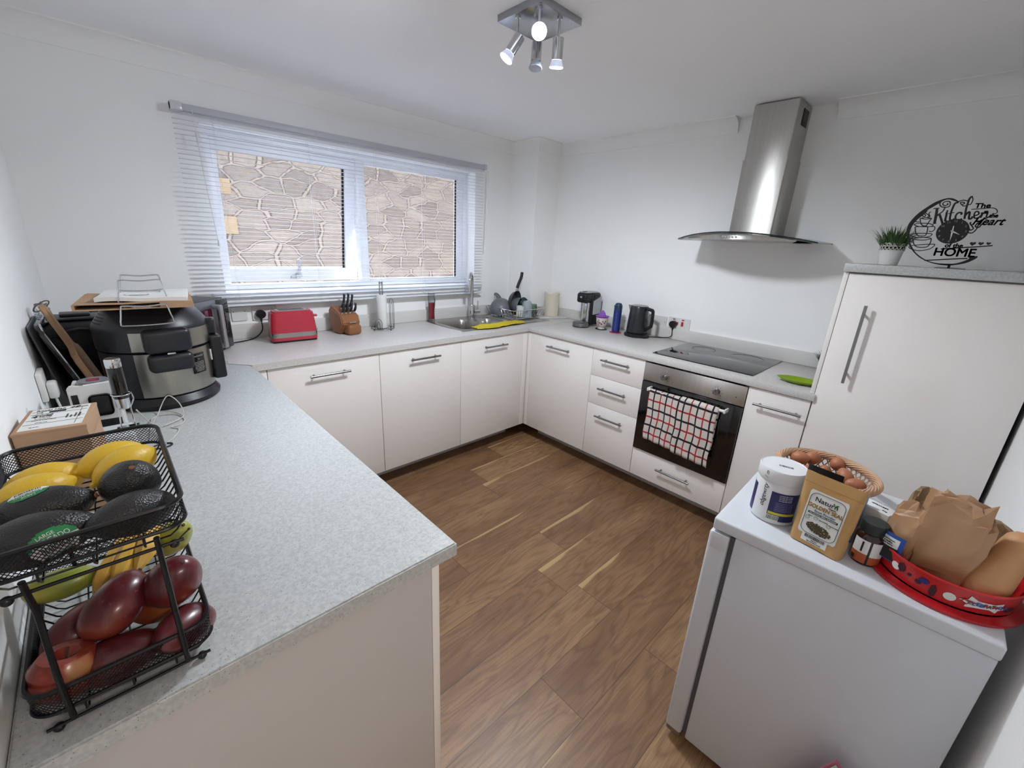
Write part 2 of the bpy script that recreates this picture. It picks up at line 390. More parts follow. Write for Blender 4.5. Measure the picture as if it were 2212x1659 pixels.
def sbx(bm, x0, x1, z0, z1, y0=-.03, y1=.03, bev=.004): return bx(bm, x0, x1, y0, y1, z0, z1, bev)
sbx(sash, -2.385, -1.545, -.062, 0); sbx(sash, -2.385, -1.545, -.765, -.685); sbx(sash, -2.385, -2.318, -.685, -.062); sbx(sash, -1.628, -1.545, -.685, -.062)
ANG = rad(9)
so_ = link('open_sash', sash, UPVC, wf, loc=(0, .135, 1.965), rot=(ANG, 0, 0))
b = bm_new(); sbx(b, -2.318, -1.628, -.685, -.062, -.002, .002, 0); link('pane', b, GLASSM, so_, smooth=False)
b = bm_new(); bx(b, -1.64, -1.629, -.012, -.002, -.685, -.062); bx(b, -2.318, -1.629, -.012, -.002, -.69, -.684); link('spacer_bar', b, BLACK, so_)
b = bm_new(); cyl(b, (-1.94, -.03, -.725), (-1.94, -.05, -.725), .014); bx(b, -1.96, -1.925, -.062, -.05, -.732, -.718, .003); bx(b, -1.952, -1.932, -.062, -.05, -.735, -.62, .004)
bx(b, -1.99, -1.955, -.045, -.03, -.745, -.728, .003)
link('window_handle', b, pm('handle grey', 'b9bcc2', .3), so_)
b = bm_new(); bx(b, WX0, WX1, .165, .30, WZ0-.03, WZ0-.002); struct('trim_12', b, pm('outer sill', 'e2e4e8', .4))
# stone wall across the passage
b = bm_new(); bx(b, -7, 4.5, 1.75, 2.2, -.5, 2.42); struct('wall_outside_stone', b, STONE)
b = bm_new(); bx(b, -7, 4.5, .28, 1.75, -.5, -.02); struct('ground_outside', b, pm('passage concrete', 'c4c1bc', .9, nscale=4, namt=.1))
bl = pm('sandstone quoin', '92826c', .9, nscale=12, namt=.08)
b = bm_new(); bx(b, -2.25, -1.935, 1.71, 1.76, 1.785, 1.91, .01); bx(b, -2.25, -1.925, 1.71, 1.76, 1.465, 1.61, .01)
struct('trim_13', b, bl)
# ---------------------------------------------------------------- blind
bl_ = thing('venetian_blind', 'white venetian blind hanging in front of the window, slats open', 'blind', (-1.57, -.063, 2.05))
X0, X1, YB = -2.51+1.57, -.625+1.57, 0
b = bm_new(); bx(b, X0, X1, -.015, .022, -.03, .0, .002); link('headrail', b, pm('blind rail', 'b9bcc4', .4), bl_)
b = bm_new(); bx(b, X0, X0+.045, -.020, .024, -.033, .004, .002); link('end_bracket', b, pm('clear bracket', 'c9cbd0', .2), bl_)
b = bm_new(); bx(b, X1-.012, X1+.012, -.02, .024, -.032, .004, .002); link('end_bracket', b, pm('clear bracket', 'c9cbd0', .2), bl_)
SL = pm('blind slat', 'dfe2ea', .45)
b = bm_new(); z = -.045; n = 0
while z > -.925:
    def f(u, v, z=z): return Vector((X0+(X1-X0)*u, -.010+.020*v, z+.0010*(1-(2*v-1)**2)-.001*(v-.5)))
    grid(b, f, 1, 4); z -= .0212
link('slats', b, SL, bl_)
b = bm_new(); bx(b, X0, X1, -.013, .013, -.945, -.935, .003); link('bottom_rail', b, SL, bl_)
b = bm_new()
for x in (X0+.16, X0+.6, X0+1.0, X0+1.34, X1-.16):
    for y in (-.0135, .0135): bx(b, x-.0006, x+.0006, y-.0006, y+.0006, -.935, -.03)
link('ladder_cord', b, pm('blind cord', 'd9dbe0', .7), bl_)
b = bm_new(); tube(b, [(X1+.01, -.03, -.04), (X1+.008, -.032, -.3), (X1-.005, -.035, -.605)], .004); link('tilt_wand', b, pm('wand', 'e8e9ec', .2), bl_)
b = bm_new(); tube(b, smooth_path([(X0+.08, -.024, -.02), (X0+.085, -.026, -.3), (X0+.1, -.03, -.62)], 4), .0012); cyl(b, (X0+.083, -.026, -.11), (X0+.084, -.026, -.16), .006, .004, 12); cyl(b, (X0+.1, -.03, -.60), (X0+.1, -.03, -.63), .003, .006, 12)
link('pull_cord', b, pm('blind cord', 'd9dbe0', .7), bl_)
# ---------------------------------------------------------------- fitted units
D = .594; ZD0, ZD1 = .112, H-WT-.005     # door face distance from wall, door bottom and top
def handle(parent, face, a, z, ln, vert=False, name='handle'):
    # face: ('y', y0) runs along x on a door facing -y ; ('x', x0) runs along y on a door facing -x
    b = bm_new(); ax, p = face; so = .030
    def P(t, o, zz): return (t, p-o, zz) if ax == 'y' else (p-o, t, zz)
    if vert:
        cyl(b, P(a, so, z-ln/2), P(a, so, z+ln/2), .006, seg=16)
        for s in (-.38, .38): cyl(b, P(a, so, z+s*ln), P(a, 0, z+s*ln), .0048, seg=12)
    else:
        cyl(b, P(a-ln/2, so, z), P(a+ln/2, so, z), .006, seg=16)
        for s in (-.38, .38): cyl(b, P(a+s*ln, so, z), P(a+s*ln, 0, z), .0048, seg=12)
    return link(name, b, SATIN, parent)
def carcass(parent, x0, x1, y0, y1, z0=.1, z1=H-WT-.002, face='y', shelf=True):
    b = bm_new(); t = .018
    if face == 'y':
        bx(b, x0, x0+t, y0, y1, z0, z1); bx(b, x1-t, x1, y0, y1, z0, z1); bx(b, x0+t, x1-t, y1-.008, y1, z0, z1)
    else:
        bx(b, x0, x1, y0, y0+t, z0, z1); bx(b, x0, x1, y1-t, y1, z0, z1); bx(b, x1-.008, x1, y0+t, y1-t, z0, z1)
    if face == 'y': bx(b, x0+t, x1-t, y0, y1-.008, z0, z0+t)
    else: bx(b, x0, x1-.008, y0+t, y1-t, z0, z0+t)
    return link('carcass', b, CARC, parent, smooth=False)
def plinth(parent, x0, x1, y0, y1):
    b = bm_new(); bx(b, x0, x1, y0, y1, .0, .0995); return link('plinth', b, CARC, parent, smooth=False)
def panel(name, parent, x0, x1, y0, y1, z0, z1, mat=None, bev=.0015, label=None):
    b = bm_new(); bx(b, x0, x1, y0, y1, z0, z1, bev); return link(name, b, mat or GLOSSW, parent, label=label)
G = .0015
for (a, c, hc, lab) in ((-2.3893, -1.8109, -2.098, 'gloss white base cupboard nearest the left worktop, below the red toaster'),
                       (-1.8109, -1.2286, -1.515, 'gloss white base cupboard in the middle of the window run'),
                       (-1.2286, -.6442, -.934, 'gloss white base cupboard under the sink, next to the inner corner')):
    t = thing('base_cabinet', lab, 'cupboard', (0, 0, 0), group='base cupboards of the fitted kitchen')
    carcass(t, a+.001, c-.001, -D+.02, -.03); plinth(t, a+.001, c-.001, -.445, -.43)
    d = panel('door', t, a+G, c-G, -D, -D+.019, ZD0, ZD1); handle(d, ('y', -D), hc, .808, .21)
t = thing('corner_post', 'narrow white filler post in the inner corner between the two runs', 'filler panel')
panel('filler', t, -.6427, -D, -D, -D+.019, ZD0, ZD1); panel('filler', t, -D, -D+.019, -.6312, -D-.0005, ZD0, ZD1)
t = thing('corner_filler', 'white filler strip at the left end of the window run', 'filler panel')
panel('filler', t, -2.449, -2.391, -D, -D+.019, ZD0, ZD1)
t = thing('base_cabinet', 'gloss white base cupboard right of the inner corner, below the coffee machine', 'cupboard', group='base cupboards of the fitted kitchen')
carcass(t, -D+.02, -.03, -1.2014, -.6337, face='x'); plinth(t, -.445, -.43, -1.2014, -.6337)
d = panel('door', t, -D, -D+.019, -1.2024+G, -.6327-G, ZD0, ZD1); handle(d, ('x', -D), -.918, .806, .21)
t = thing('drawer_unit', 'white base unit with three stacked drawers, left of the oven', 'drawers')
carcass(t, -D+.02, -.03, -1.588, -1.2034, face='x'); plinth(t, -.445, -.43, -1.588, -1.2034)
for z0, z1, zh in ((.6885, ZD1, .811), (.4905, .6865, .615), (ZD0, .4885, .419)):
    d = panel('drawer', t, -D, -D+.019, -1.589+G, -1.2024-G, z0, z1); handle(d, ('x', -D), -1.393, zh, .21)
t = thing('base_cabinet', 'gloss white base cupboard between the oven and the tall cupboard', 'cupboard', group='base cupboards of the fitted kitchen')
carcass(t, -D+.02, -.03, -2.4425, -2.1715, face='x'); plinth(t, -.445, -.43, -2.4425, -2.1715)
d = panel('door', t, -D, -D+.019, -2.4425+G, -2.1705-G, ZD0, ZD1); handle(d, ('x', -D), -2.318, .797, .21)
# oven housing with drawer
t = thing('oven_housing', 'white oven housing with a wide drawer under the oven', 'cupboard')
carcass(t, -D+.02, -.03, -2.1695, -1.59, face='x'); plinth(t, -.445, -.43, -2.1695, -1.59)
d = panel('drawer', t, -D, -D+.019, -2.1705+G, -1.589-G, ZD0, .300); handle(d, ('x', -D), -1.878, .222, .21)
# oven
t = thing('built_in_oven', 'built-in oven with steel control panel and black glass door', 'oven')
OV0, OV1 = -2.1685, -1.591
b = bm_new(); bx(b, -D+.02, -.08, OV0+.025, OV1-.025, .33, .85); link('oven_body', b, BLACK, t, smooth=False)
panel('control_panel', t, -.600, -D+.02, OV0, OV1, .757, .866, STEEL, .002)
dr = panel('oven_door', t, -.606, -D+.02, OV0, OV1, .304, .754, BLACKG, .004, 'black glass oven door')
panel('door_window', dr, -.6075, -.6055, OV0+.09, OV1-.09, .37, .66, pm('smoked glass', '050507', .04, coat=.3), .0005)
for y in (-1.725, -2.026):
    b = bm_new(); cyl(b, (-.600, y, .803), (-.622, y, .803), .017, .0155, 28); k = link('control_knob', b, SATIN, t)
    b = bm_new(); bx(b, -.6235, -.6222, y-.001, y+.001, .804, .817); link('pointer', b, INK, k, smooth=False)
    b = bm_new()
    for i in range(9):
        a = rad(-40+i*32.5); yy, zz = y-cos(a)*.027, .803+sin(a)*.027; bx(b, -.6008, -.5995, yy-.0016, yy+.0016, zz-.0016, zz+.0016)
    link('dial_marks', b, INK, k, smooth=False)
b = bm_new(); bx(b, -.6012, -.5995, -2.127, -2.122, .797, .802); link('indicator_light', b, INK, t, smooth=False)
b = bm_new(); cyl(b, (-.648, -2.1, .722), (-.648, -1.66, .722), .008, seg=16)
bx(b, -.658, -.604, -2.106, -2.096, .712, .733, .003); bx(b, -.658, -.604, -1.664, -1.654, .712, .733, .003); link('oven_handle', b, WHITEP, dr)
texts('maker_lettering', [('beko', .022, FR((-.6066, -1.882, .371), (0, -1, 0), (0, 0, 1)), {}), ], pm('print silver', 'b5b5b5', .4), dr)
# towel
q = NT('checked cotton'); tcn = q.n('TexCoord').outputs['UV']; sp = q.n('SeparateXYZ', {0: tcn})
def band(c, off, per, wd): return q.math('LESS_THAN', q.math('ABSOLUTE', q.math('SUBTRACT', q.math('FRACT', q.math('ADD', q.math('DIVIDE', c, per), off)), .5)), wd)
U_, V_ = sp.outputs[0], sp.outputs[1]; P_ = .076
rd = q.math('MAXIMUM', band(U_, .1, P_, .045), band(V_, .1, P_, .045)); bk = q.math('MAXIMUM', band(U_, .6, P_, .055), band(V_, .6, P_, .055))
c = q.mix(rd, lin('cdc4bc'), lin('a3262b')); c = q.mix(bk, c, lin('1d1a22')); q.set(Base_Color=c, Roughness=.95)
q.bump(q.n('TexNoise', {'Vector': tcn, 'Scale': 500.}).outputs[0], .2, .001); TOWEL = q.m
b = bm_new(); uvl = b.loops.layers.uv.new('UVMap')
def towel(b, y0, y1, zb0, zb1, xo, back, k, mir=1):
    n0 = len(b.faces); NU, NV = 22, 40
    def f(u, v):
        y = y0+(y1-y0)*u; ln = zb0+(zb1-zb0)*u; L_ = .722-ln; s = v*(L_+back+.03); w_ = .004*sin(u*pi*k+1)*min(1, s*6) + .003*sin(u*19+s*14)
        if s < L_: z = ln+s; x = -.658-xo-w_*1.4*(1-v)-.004*(1-s/L_)
        elif s < L_+.03:
            a = (s-L_)/.03*pi; x = -.648-(.0105+xo)*cos(a); z = .722+(.0105+xo)*sin(a)
        else: x = -.6375+xo; z = .722-(s-L_-.03)
        yy = y+(.5-u)*.02*mir*(1-v)+.004*sin(s*30)*(1-v)
        return Vector((x, yy, z))
    V = [[b.verts.new(f(i/NU, j/NV)) for j in range(NV+1)] for i in range(NU+1)]
    for i in range(NU):
        for j in range(NV):
            fc = b.faces.new((V[i][j], V[i+1][j], V[i+1][j+1], V[i][j+1]))
            for lp, (a, c) in zip(fc.loops, ((i, j), (i+1, j), (i+1, j+1), (i, j+1))): lp[uvl].uv = (a/NU*abs(y1-y0)*1.02+k*.013, c/NV*.42)
towel(b, -1.675, -1.872, .418, .405, .0, .24, 2.4, -.3); towel(b, -1.868, -2.068, .40, .385, .004, .24, 3.1, .6)
tw = link('tea_towel', b, TOWEL); md = tw.modifiers.new('s', 'SOLIDIFY'); md.thickness = .0016; md.offset = 0
tag(tw, 'white tea towel with red and black check hanging over the oven handle', 'tea towel')
# worktops
def worktop(name, poly, label, holes=None):
    b = bm_new(); prism(b, poly, WT, Matrix.Translation((0, 0, H-WT)))
    bmesh.ops.bevel(b, geom=[e for e in b.edges if abs(e.verts[0].co.z-e.verts[1].co.z) < 1e-6], offset=.003, segments=2, affect='EDGES')
    return tag(link(name, b, WORK), label, 'worktop')
XE, YE, D2 = -2.454, -2.211, .607
worktop('worktop', [(XL+.002, -.003), (-2.62, -.003), (-2.62, -.43), (XE-.003, -D2-.003), (XE, -D2-.04), (XE, YE), (XL+.002, YE)], 'speckled white worktop along the left wall, carrying the fruit rack and the multi-cooker')
b = bm_new()
Z0, Z1 = H-WT, H
def slabp(poly): prism(b, poly, WT, Matrix.Translation((0, 0, Z0)))
HX0, HX1, HY0, HY1 = -1.125, -.62, -.465, -.085
slabp([(-2.6185, -.003), (HX0, -.003), (HX0, -D2), (XE+.004, -D2), (-2.6185, -.432)])
slabp([(HX0, -.003), (HX1, -.003), (HX1, HY1), (HX0, HY1)]); slabp([(HX0, HY0), (HX1, HY0), (HX1, -D2), (HX0, -D2)])
slabp([(HX1, -.003), (-.269, -.003), (-.269, -.278), (-.003, -.278), (-.003, -D2+.0), (HX1, -D2)])
tag(link('worktop', b, WORK_LIT), 'speckled white worktop under the window, with the sink set in it', 'worktop')
b = bm_new(); bx(b, -D2, -.003, -2.452, -D2-.002, Z0, Z1, .003); tag(link('worktop', b, WORK_LIT), 'speckled white worktop along the right wall, with the black hob', 'worktop')
# left run end
t = thing('base_cabinet', 'white base unit under the near end of the left worktop', 'cupboard')
panel('end_panel', t, XL+.003, -2.505, -2.192, -2.174, 0, Z0-.001, CARC, .001); panel('door', t, -2.503, -2.484, -2.19, -1.62, ZD0, ZD1)
panel('plinth', t, -2.56, -2.545, -2.172, -.62, 0, .0995, CARC, 0)
b = bm_new(); bx(b, XL+.01, -2.51, -2.17, -.63, .1, .118); bx(b, XL+.01, -2.51, -1.62, -1.602, .118, Z0-.002); link('carcass', b, CARC, t, smooth=False)
t2 = thing('base_cabinet', 'white base unit of the left run, behind the near end unit', 'cupboard')
panel('door', t2, -2.503, -2.484, -1.615, -1.04, ZD0, ZD1); panel('door', t2, -2.503, -2.484, -1.037, -.64, ZD0, ZD1)
# tall unit
t = thing('tall_cupboard', 'tall gloss white cupboard with a long upright handle at the right wall', 'cupboard')
TY0, TY1, TZ = -3.047, -2.4439, 1.4912
b = bm_new(); bx(b, -.575, -.02, TY1-.019, TY1, .0, TZ-WT-.002); bx(b, -.575, -.02, TY0, TY0+.018, 0, TZ-WT-.002); bx(b, -.03, -.02, TY0+.018, TY1-.019, 0, TZ-WT-.002); bx(b, -.575, -.03, TY0+.018, TY1-.019, TZ-WT-.02, TZ-WT-.002)
bx(b, -.575, -.03, TY0+.018, TY1-.019, .1, .118); link('carcass', b, CARC, t, smooth=False)
panel('side_panel', t, -.594, -.02, TY1+.0, TY1+.0175, H+.0008, TZ-WT-.002, GLOSSW, .001)
d = panel('door', t, -D, -D+.019, TY0+.002, TY1-.002, .112, TZ-WT-.006); handle(d, ('x', -D), -2.536, 1.162, .335, vert=True)
b = bm_new(); bx(b, -D2-.004, -.003, YN+.004, TY1+.02, TZ-WT, TZ, .002); tag(link('top_slab', b, WORK), 'speckled slab on top of the tall cupboard, under the clock', 'worktop')
# hob
b = bm_new(); bx(b, -.5296, -.0292, -2.1594, -1.5893, H+.0002, H+.006, .0025)
hb = tag(link('hob', b, BLACKG), 'black glass electric hob set in the right worktop', 'hob')
ZP = pm('zone print', '141416', .12)
for cx, cy, r in ((-.40, -1.74, .09), (-.15, -1.74, .07), (-.15, -2.0, .09), (-.40, -2.0, .07)):
    b = bm_new(); lathe(b, [(r-.0008, .0), (r-.0008, .0001), (r+.0008, .0001), (r+.0008, 0)], 64, (cx, cy, H+.006)); link('cooking_zone', b, ZP, hb, label='faint ring mark')
# hood
t = thing('cooker_hood', 'stainless steel chimney cooker hood with curved glass canopy', 'cooker hood', (0, -1.8915, 0))
def shell(name, x0, hw, z0, z1, parent):
    b = bm_new(); prism(b, [(p[0], p[1]) for p in rrect(x0, .0-.001, -hw, hw, .006, 4)], z1-z0, Matrix.Translation((0, 0, z0))); return link(name, b, STEEL, parent)
shell('lower_chimney', -.2268, .1106, 1.60, 1.992, t); up = shell('upper_chimney', -.2215, .106, 1.9925, 2.2495, t)
b = bm_new(); bx(b, -.135, -.045, -.1078, -.1058, 2.15, 2.225); 
for i in range(7): bx(b, -.13, -.05, -.1092, -.1078, 2.156+i*.009, 2.160+i*.009)
link('side_vent', b, BLACK, up, smooth=False)
def canopy(u, v, top=0):
    y = -.355+.71*u; e = 1-(y/.355)**2; xf = -.33-.16*e; x = -.005+(xf+.005)*v; z = 1.582+.036*e - .006*v
    return Vector((x, y, z+top))
b = bm_new(); V1 = grid(b, lambda u, v: canopy(u, v), 40, 12)
cn = link('glass_canopy', b, glassmat('canopy glass', (.80, .86, .85), .4), t); md = cn.modifiers.new('s', 'SOLIDIFY'); md.thickness = .006
b = bm_new()
tube(b, [canopy(u/40, 1) for u in range(41)], .0032, 6); link('canopy_edge', b, pm('glass edge', '27312f', .1), t)
b = bm_new(); prof = []
def body(u, v):
    y = -.275+.55*u; e = 1-(y/.355)**2; xf = -.31-.155*e; zt = 1.582+.036*e-.012
    if v <= .5: x = -.006+(xf+.006)*(v*2); z = zt-.002
    elif v <= .75: x = xf; z = zt-(zt-1.578)*(v-.5)*4
    else: x = xf+(-.006-xf)*(v-.75)*4; z = 1.578
    return Vector((x, y, z))
grid(b, body, 24, 16); bmesh.ops.holes_fill(b, edges=[e for e in b.edges if e.is_boundary]); hbod = link('hood_body', b, STEEL, t)
for i in range(5):
    b = bm_new(); y = .045-i*.0165; e = 1-(y/.355)**2; cyl(b, (-.31-.155*e+.002, y, 1.590), (-.31-.155*e-.006, y, 1.590), .0048, seg=14); link('push_button', b, CHROME, hbod)
# ceiling light
t = thing('ceiling_spotlight', 'chrome ceiling light with four adjustable spotlights', 'ceiling light', (-1.612, -1.537, ZC))
b = bm_new(); bx(b, -.104, .104, -.104, .104, -.0225, -.0005, .001); link('ceiling_plate', b, pm('polished steel', 'a9abb0', .16, 1), t)
LENS = pm('lit lens', 'e8f2ff', .3, emit=5); LENS0 = pm('unlit frosted glass', 'b9bfcc', .2, alpha=.75); CONE = pm('bulb cone', 'cfd6ea', .15, emit=.12)
for (x, y, ln, d, lit) in ((-.086, .018, .062, (-.35, .22, -.62), .32), (-.086, -.084, .052, (-.50, -.52, -.38), .25), (.012, -.084, .066, (.09, .10, -.7), 1.4), (.012, .018, .055, (-.12, -.1, -.8), 0)):
    b = bm_new(); cyl(b, (x, y, -.0225), (x, y, -.0225-ln), .0042, seg=14); cyl(b, (x, y, -.0225), (x, y, -.028), .009, seg=16); st = link('stem', b, CHROME, t)
    d = Vector(d).normalized(); p = Vector((x, y, -.0225-ln)); q0 = p-d*.018+Vector((0, 0, -.008)); 
    b = bm_new(); cyl(b, q0, q0+d*.062, .0185, seg=28); bmesh.ops.bevel(b, geom=[e for e in b.edges if e.calc_face_angle(0) > 1], offset=.0015, segments=2, affect='EDGES')
    bd = link('spot_body', b, CHROME, t)
    b = bm_new(); cyl(b, q0+d*.0625, q0+d*.083, .0165, .0235, 28, cap=False)
    for k in range(20):
        a = 2*pi*k/20; uu = d.orthogonal().normalized(); vv = d.cross(uu); w_ = uu*cos(a)+vv*sin(a); cyl(b, q0+d*.0625+w_*.0165, q0+d*.083+w_*.0235, .0008, seg=5)
    bu = link('bulb', b, CONE if lit else LENS0, bd)
    b = bm_new(); cyl(b, q0+d*.0832, q0+d*.0855, .0238, .0225, 28); link('lens', b, LENS if lit else LENS0, bu, label='glowing lens' if lit else 'dark lens')
    if lit:
        l = bpy.data.lights.new('spot_lamp', 'SPOT'); l.energy = LAMP_W*lit; l.spot_size = rad(172); l.spot_blend = .62; l.shadow_soft_size = .06; l.color = (.86, .93, 1)
        lo = bpy.data.objects.new('spot_lamp', l); COL.objects.link(lo); lo.parent = bu; lo.location = q0+d*.092; lo.rotation_euler = (-d).to_track_quat('Z', 'Y').to_euler()
# sockets
def plate(parent, o, xd, w_, h_, t=.009):
    b = bm_new(); m = FR(o, xd, (0, 0, 1)); prism(b, rrect(-w_/2, w_/2, -h_/2, h_/2, .004), t, m); bmesh.ops.bevel(b, geom=[e for e in b.edges if abs((e.verts[0].co-e.verts[1].co).normalized().dot(m.col[2].xyz)) < .1 and min((v.co-m.translation).dot(m.col[2].xyz) for v in e.verts) > t*.9], offset=.0015, segments=2, affect='EDGES')
    return link('face_plate', b, WHITEP, parent), m
def plug(label, m, x, y, cord):
    t = thing('power_plug', label, 'plug')
    b = bm_new(); o = m @ Vector((x, y, .0095)); n = m.col[2].xyz
    prism(b, [(.026*cos(a*pi/12)*(.92), .024*sin(a*pi/12)) for a in range(24)], .026, FR(o, m.col[0].xyz, m.col[1].xyz)); 
    bx(b, -.008, .008, -.036, -.015, .004, .018, .003); 
    for v in b.verts[-24:]: pass
    link('plug_body', b, BLACK, t) if False else None
    b.free(); b = bm_new()
    prism(b, [(.025*cos(a*pi/12), .024*sin(a*pi/12)) for a in range(24)], .024, FR(o, m.col[0].xyz, m.col[1].xyz)); e_ = m @ Vector((x, y-.02, .018)); f_ = m @ Vector((x, y-.045, .018)); cyl(b, e_, f_, .008, .0045, 14)
    link('plug_body', b, BLACK, t); b = bm_new(); tube(b, smooth_path([f_]+cord, 8), .0034, 8); link('cord', b, BLACK, t); return t
XW = (1, 0, 0)
t = thing('wall_socket', 'white double socket plate beside the microwave, nothing plugged in', 'socket'); fp, m = plate(t, (-2.352, -.0005, 1.053), XW, .076, .078)
for x in (-.028, .028):
    b = bm_new(); cyl(b, m @ Vector((x, .012, .009)), m @ Vector((x, .012, .0098)), .0025, seg=10); link('screw', b, INK, fp)
t = thing('wall_socket', 'white socket behind the toaster with a black plug in it', 'socket'); fp, m = plate(t, (-2.222, -.0005, 1.05), XW, .13, .078)
b = bm_new(); bx(b, -2.206, -2.196, -.0135, -.009, 1.066, 1.078, .001); bx(b, -2.186, -2.176, -.0135, -.009, 1.066, 1.078, .001); link('rocker_switch', b, WHITEP, fp)
plug('black plug in the socket above the toaster end, cord to the microwave', m, -.026, -.004, [(-2.255, -.03, .95), (-2.31, -.06, .916), (-2.42, -.11, .9145), (-2.52, -.1, .9145)])
YW = (0, -1, 0)
t = thing('wall_socket', 'white double socket plate half hidden behind the black kettle', 'socket'); fp, m = plate(t, (-.0005, -1.325, 1.02), YW, .13, .076)
for x in (-.052, .052):
    b = bm_new(); cyl(b, m @ Vector((x, .0, .009)), m @ Vector((x, .0, .0098)), .0025, seg=10); link('screw', b, INK, fp)
t = thing('cooker_switch', 'white cooker switch plate with red rockers right of the kettle', 'switch'); fp, m = plate(t, (-.0005, -1.482, 1.025), YW, .155, .078)
RED = pm('red plastic', 'b52330', .3)
for i, (x, y, w_, h_) in enumerate(((-.036, .027, .016, .007), (-.008, .0, .010, .020), (.028, .027, .016, .007), (.026, .0, .015, .03))):
    b = bm_new(); prism(b, rrect(x-w_/2, x+w_/2, y-h_/2, y+h_/2, .001, 2), .0035, m @ Matrix.Translation((0, 0, .0092))); link('red_rocker' if i % 2 else 'neon_light', b, RED, fp)
plug('black plug in the cooker switch socket, cord to the kettle', m, -.034, -.008, [(-.03, -1.45, .93), (-.05, -1.40, .916), (-.08, -1.36, .915), (-.12, -1.33, .9155)])
t = thing('wall_socket', 'white socket box on the left wall with a white plug', 'socket', (XL, -1.02, 1.05))
b = bm_new(); bx(b, .001, .014, -.042, .042, -.042, .042, .003); link('face_plate', b, WHITEP, t)
b = bm_new(); bx(b, .0145, .036, -.026, .018, -.040, .008, .006); pg = link('plug_body', b, WHITEP, t)
b = bm_new(); tube(b, smooth_path([(.026, -.005, -.042), (.035, .02, -.1), (.07, .12, -.137), (.1, .16, -.1375)], 6), .003); link('cord', b, WHITEP, pg)
# sink
SK = pm('sink steel', 'b5b2ad', .3, 1, nscale=50, namt=.1, bump=.05, bscale=200, stretch=(1, 5, 1))
t = thing('sink', 'stainless steel one and a half bowl sink with drainer', 'sink')
def sd(x, y, x0, x1, y0, y1, r):
    qx = abs(x-(x0+x1)/2)-(x1-x0)/2+r; qy = abs(y-(y0+y1)/2)-(y1-y0)/2+r
    return math.hypot(max(qx, 0), max(qy, 0))+min(max(qx, qy), 0)-r
def zs(x, y):
    z = H+.0035; e = sd(x, y, -1.157, -.238, -.505, -.024, .03)
    if e > -.006: z -= .003*(1+e/.006)
    for (x0, x1, y0, y1, r, dp) in ((-1.108, -.832, -.452, -.10, .06, .15), (-.800, -.640, -.40, -.17, .045, .10)):
        s = sd(x, y, x0, x1, y0, y1, r)
        if s < 0: k = min(1, -s/.014); z = H+.0035-dp*(k*k*(3-2*k))-(.004 if s < -.05 else 0)
    s = sd(x, y, -.60, -.27, -.47, -.06, .03)
    if s < 0:
        k = min(1, -s/.01); z -= .004*k
        if s < -.03: z += .0022*max(0, sin((y+.06)*2*pi/.034))
    return z
b = bm_new(); NX, NY = 200, 104
import bisect
grid(b, lambda u, v: (lambda x, y: Vector((x, y, zs(x, y))))(-1.157+.919*u, -.505+.481*v), NX, NY)
link('basin', b, SK, t, ang=1.2)
for (x, y, z, r) in ((-.97, -.27, H-.151, .032), (-.72, -.28, H-.101, .026)):
    b = bm_new(); lathe(b, [(r, .0), (r-.002, .003), (r-.01, .003), (r-.014, .0005), (0, .0005)], 28, (x, y, z)); link('waste', b, CHROME, t)
b = bm_new()
for x, y in ((-.70, -.135), (-.66, -.135), (-.62, -.14)): bx(b, x-.012, x+.012, y-.004, y+.004, H+.003, H+.0045, .001)
link('overflow_slots', b, BLACK, t)
t = thing('kitchen_tap', 'chrome mixer tap with tall swan neck and side lever on the sink', 'tap', (-.767, -.116, H+.0035))
b = bm_new(); lathe(b, [(0, 0), (.026, 0), (.026, .004), (.0235, .006), (.0235, .105), (.021, .11), (0, .11)], 32); link('tap_body', b, CHROME, t)
b = bm_new(); sp_ = [(0, 0, .108), (0, 0, .24)]+[(0-.055*(1-cos(a*pi/10))*.75, -.055*(1-cos(a*pi/10))*.65, .27+.075*sin(a*pi/10)) for a in range(0, 11)]
sp_ = [(0, 0, .108), (0, 0, .2), (0, 0, .29)]+[(-.042*(1-cos(a*pi/9)), -.038*(1-cos(a*pi/9)), .29+.062*sin(a*pi/9)) for a in range(1, 10)]+[(-.086, -.078, .255), (-.087, -.079, .225)]
tube(b, smooth_path(sp_, 4), .0125, 16); link('spout', b, CHROME, t)
b = bm_new(); cyl(b, (.02, -.002, .055), (.075, -.006, .055), .016, seg=24); cyl(b, (.06, -.004, .055), (.064, .004, .135), .0055, .0045, 14); link('lever', b, CHROME, t)
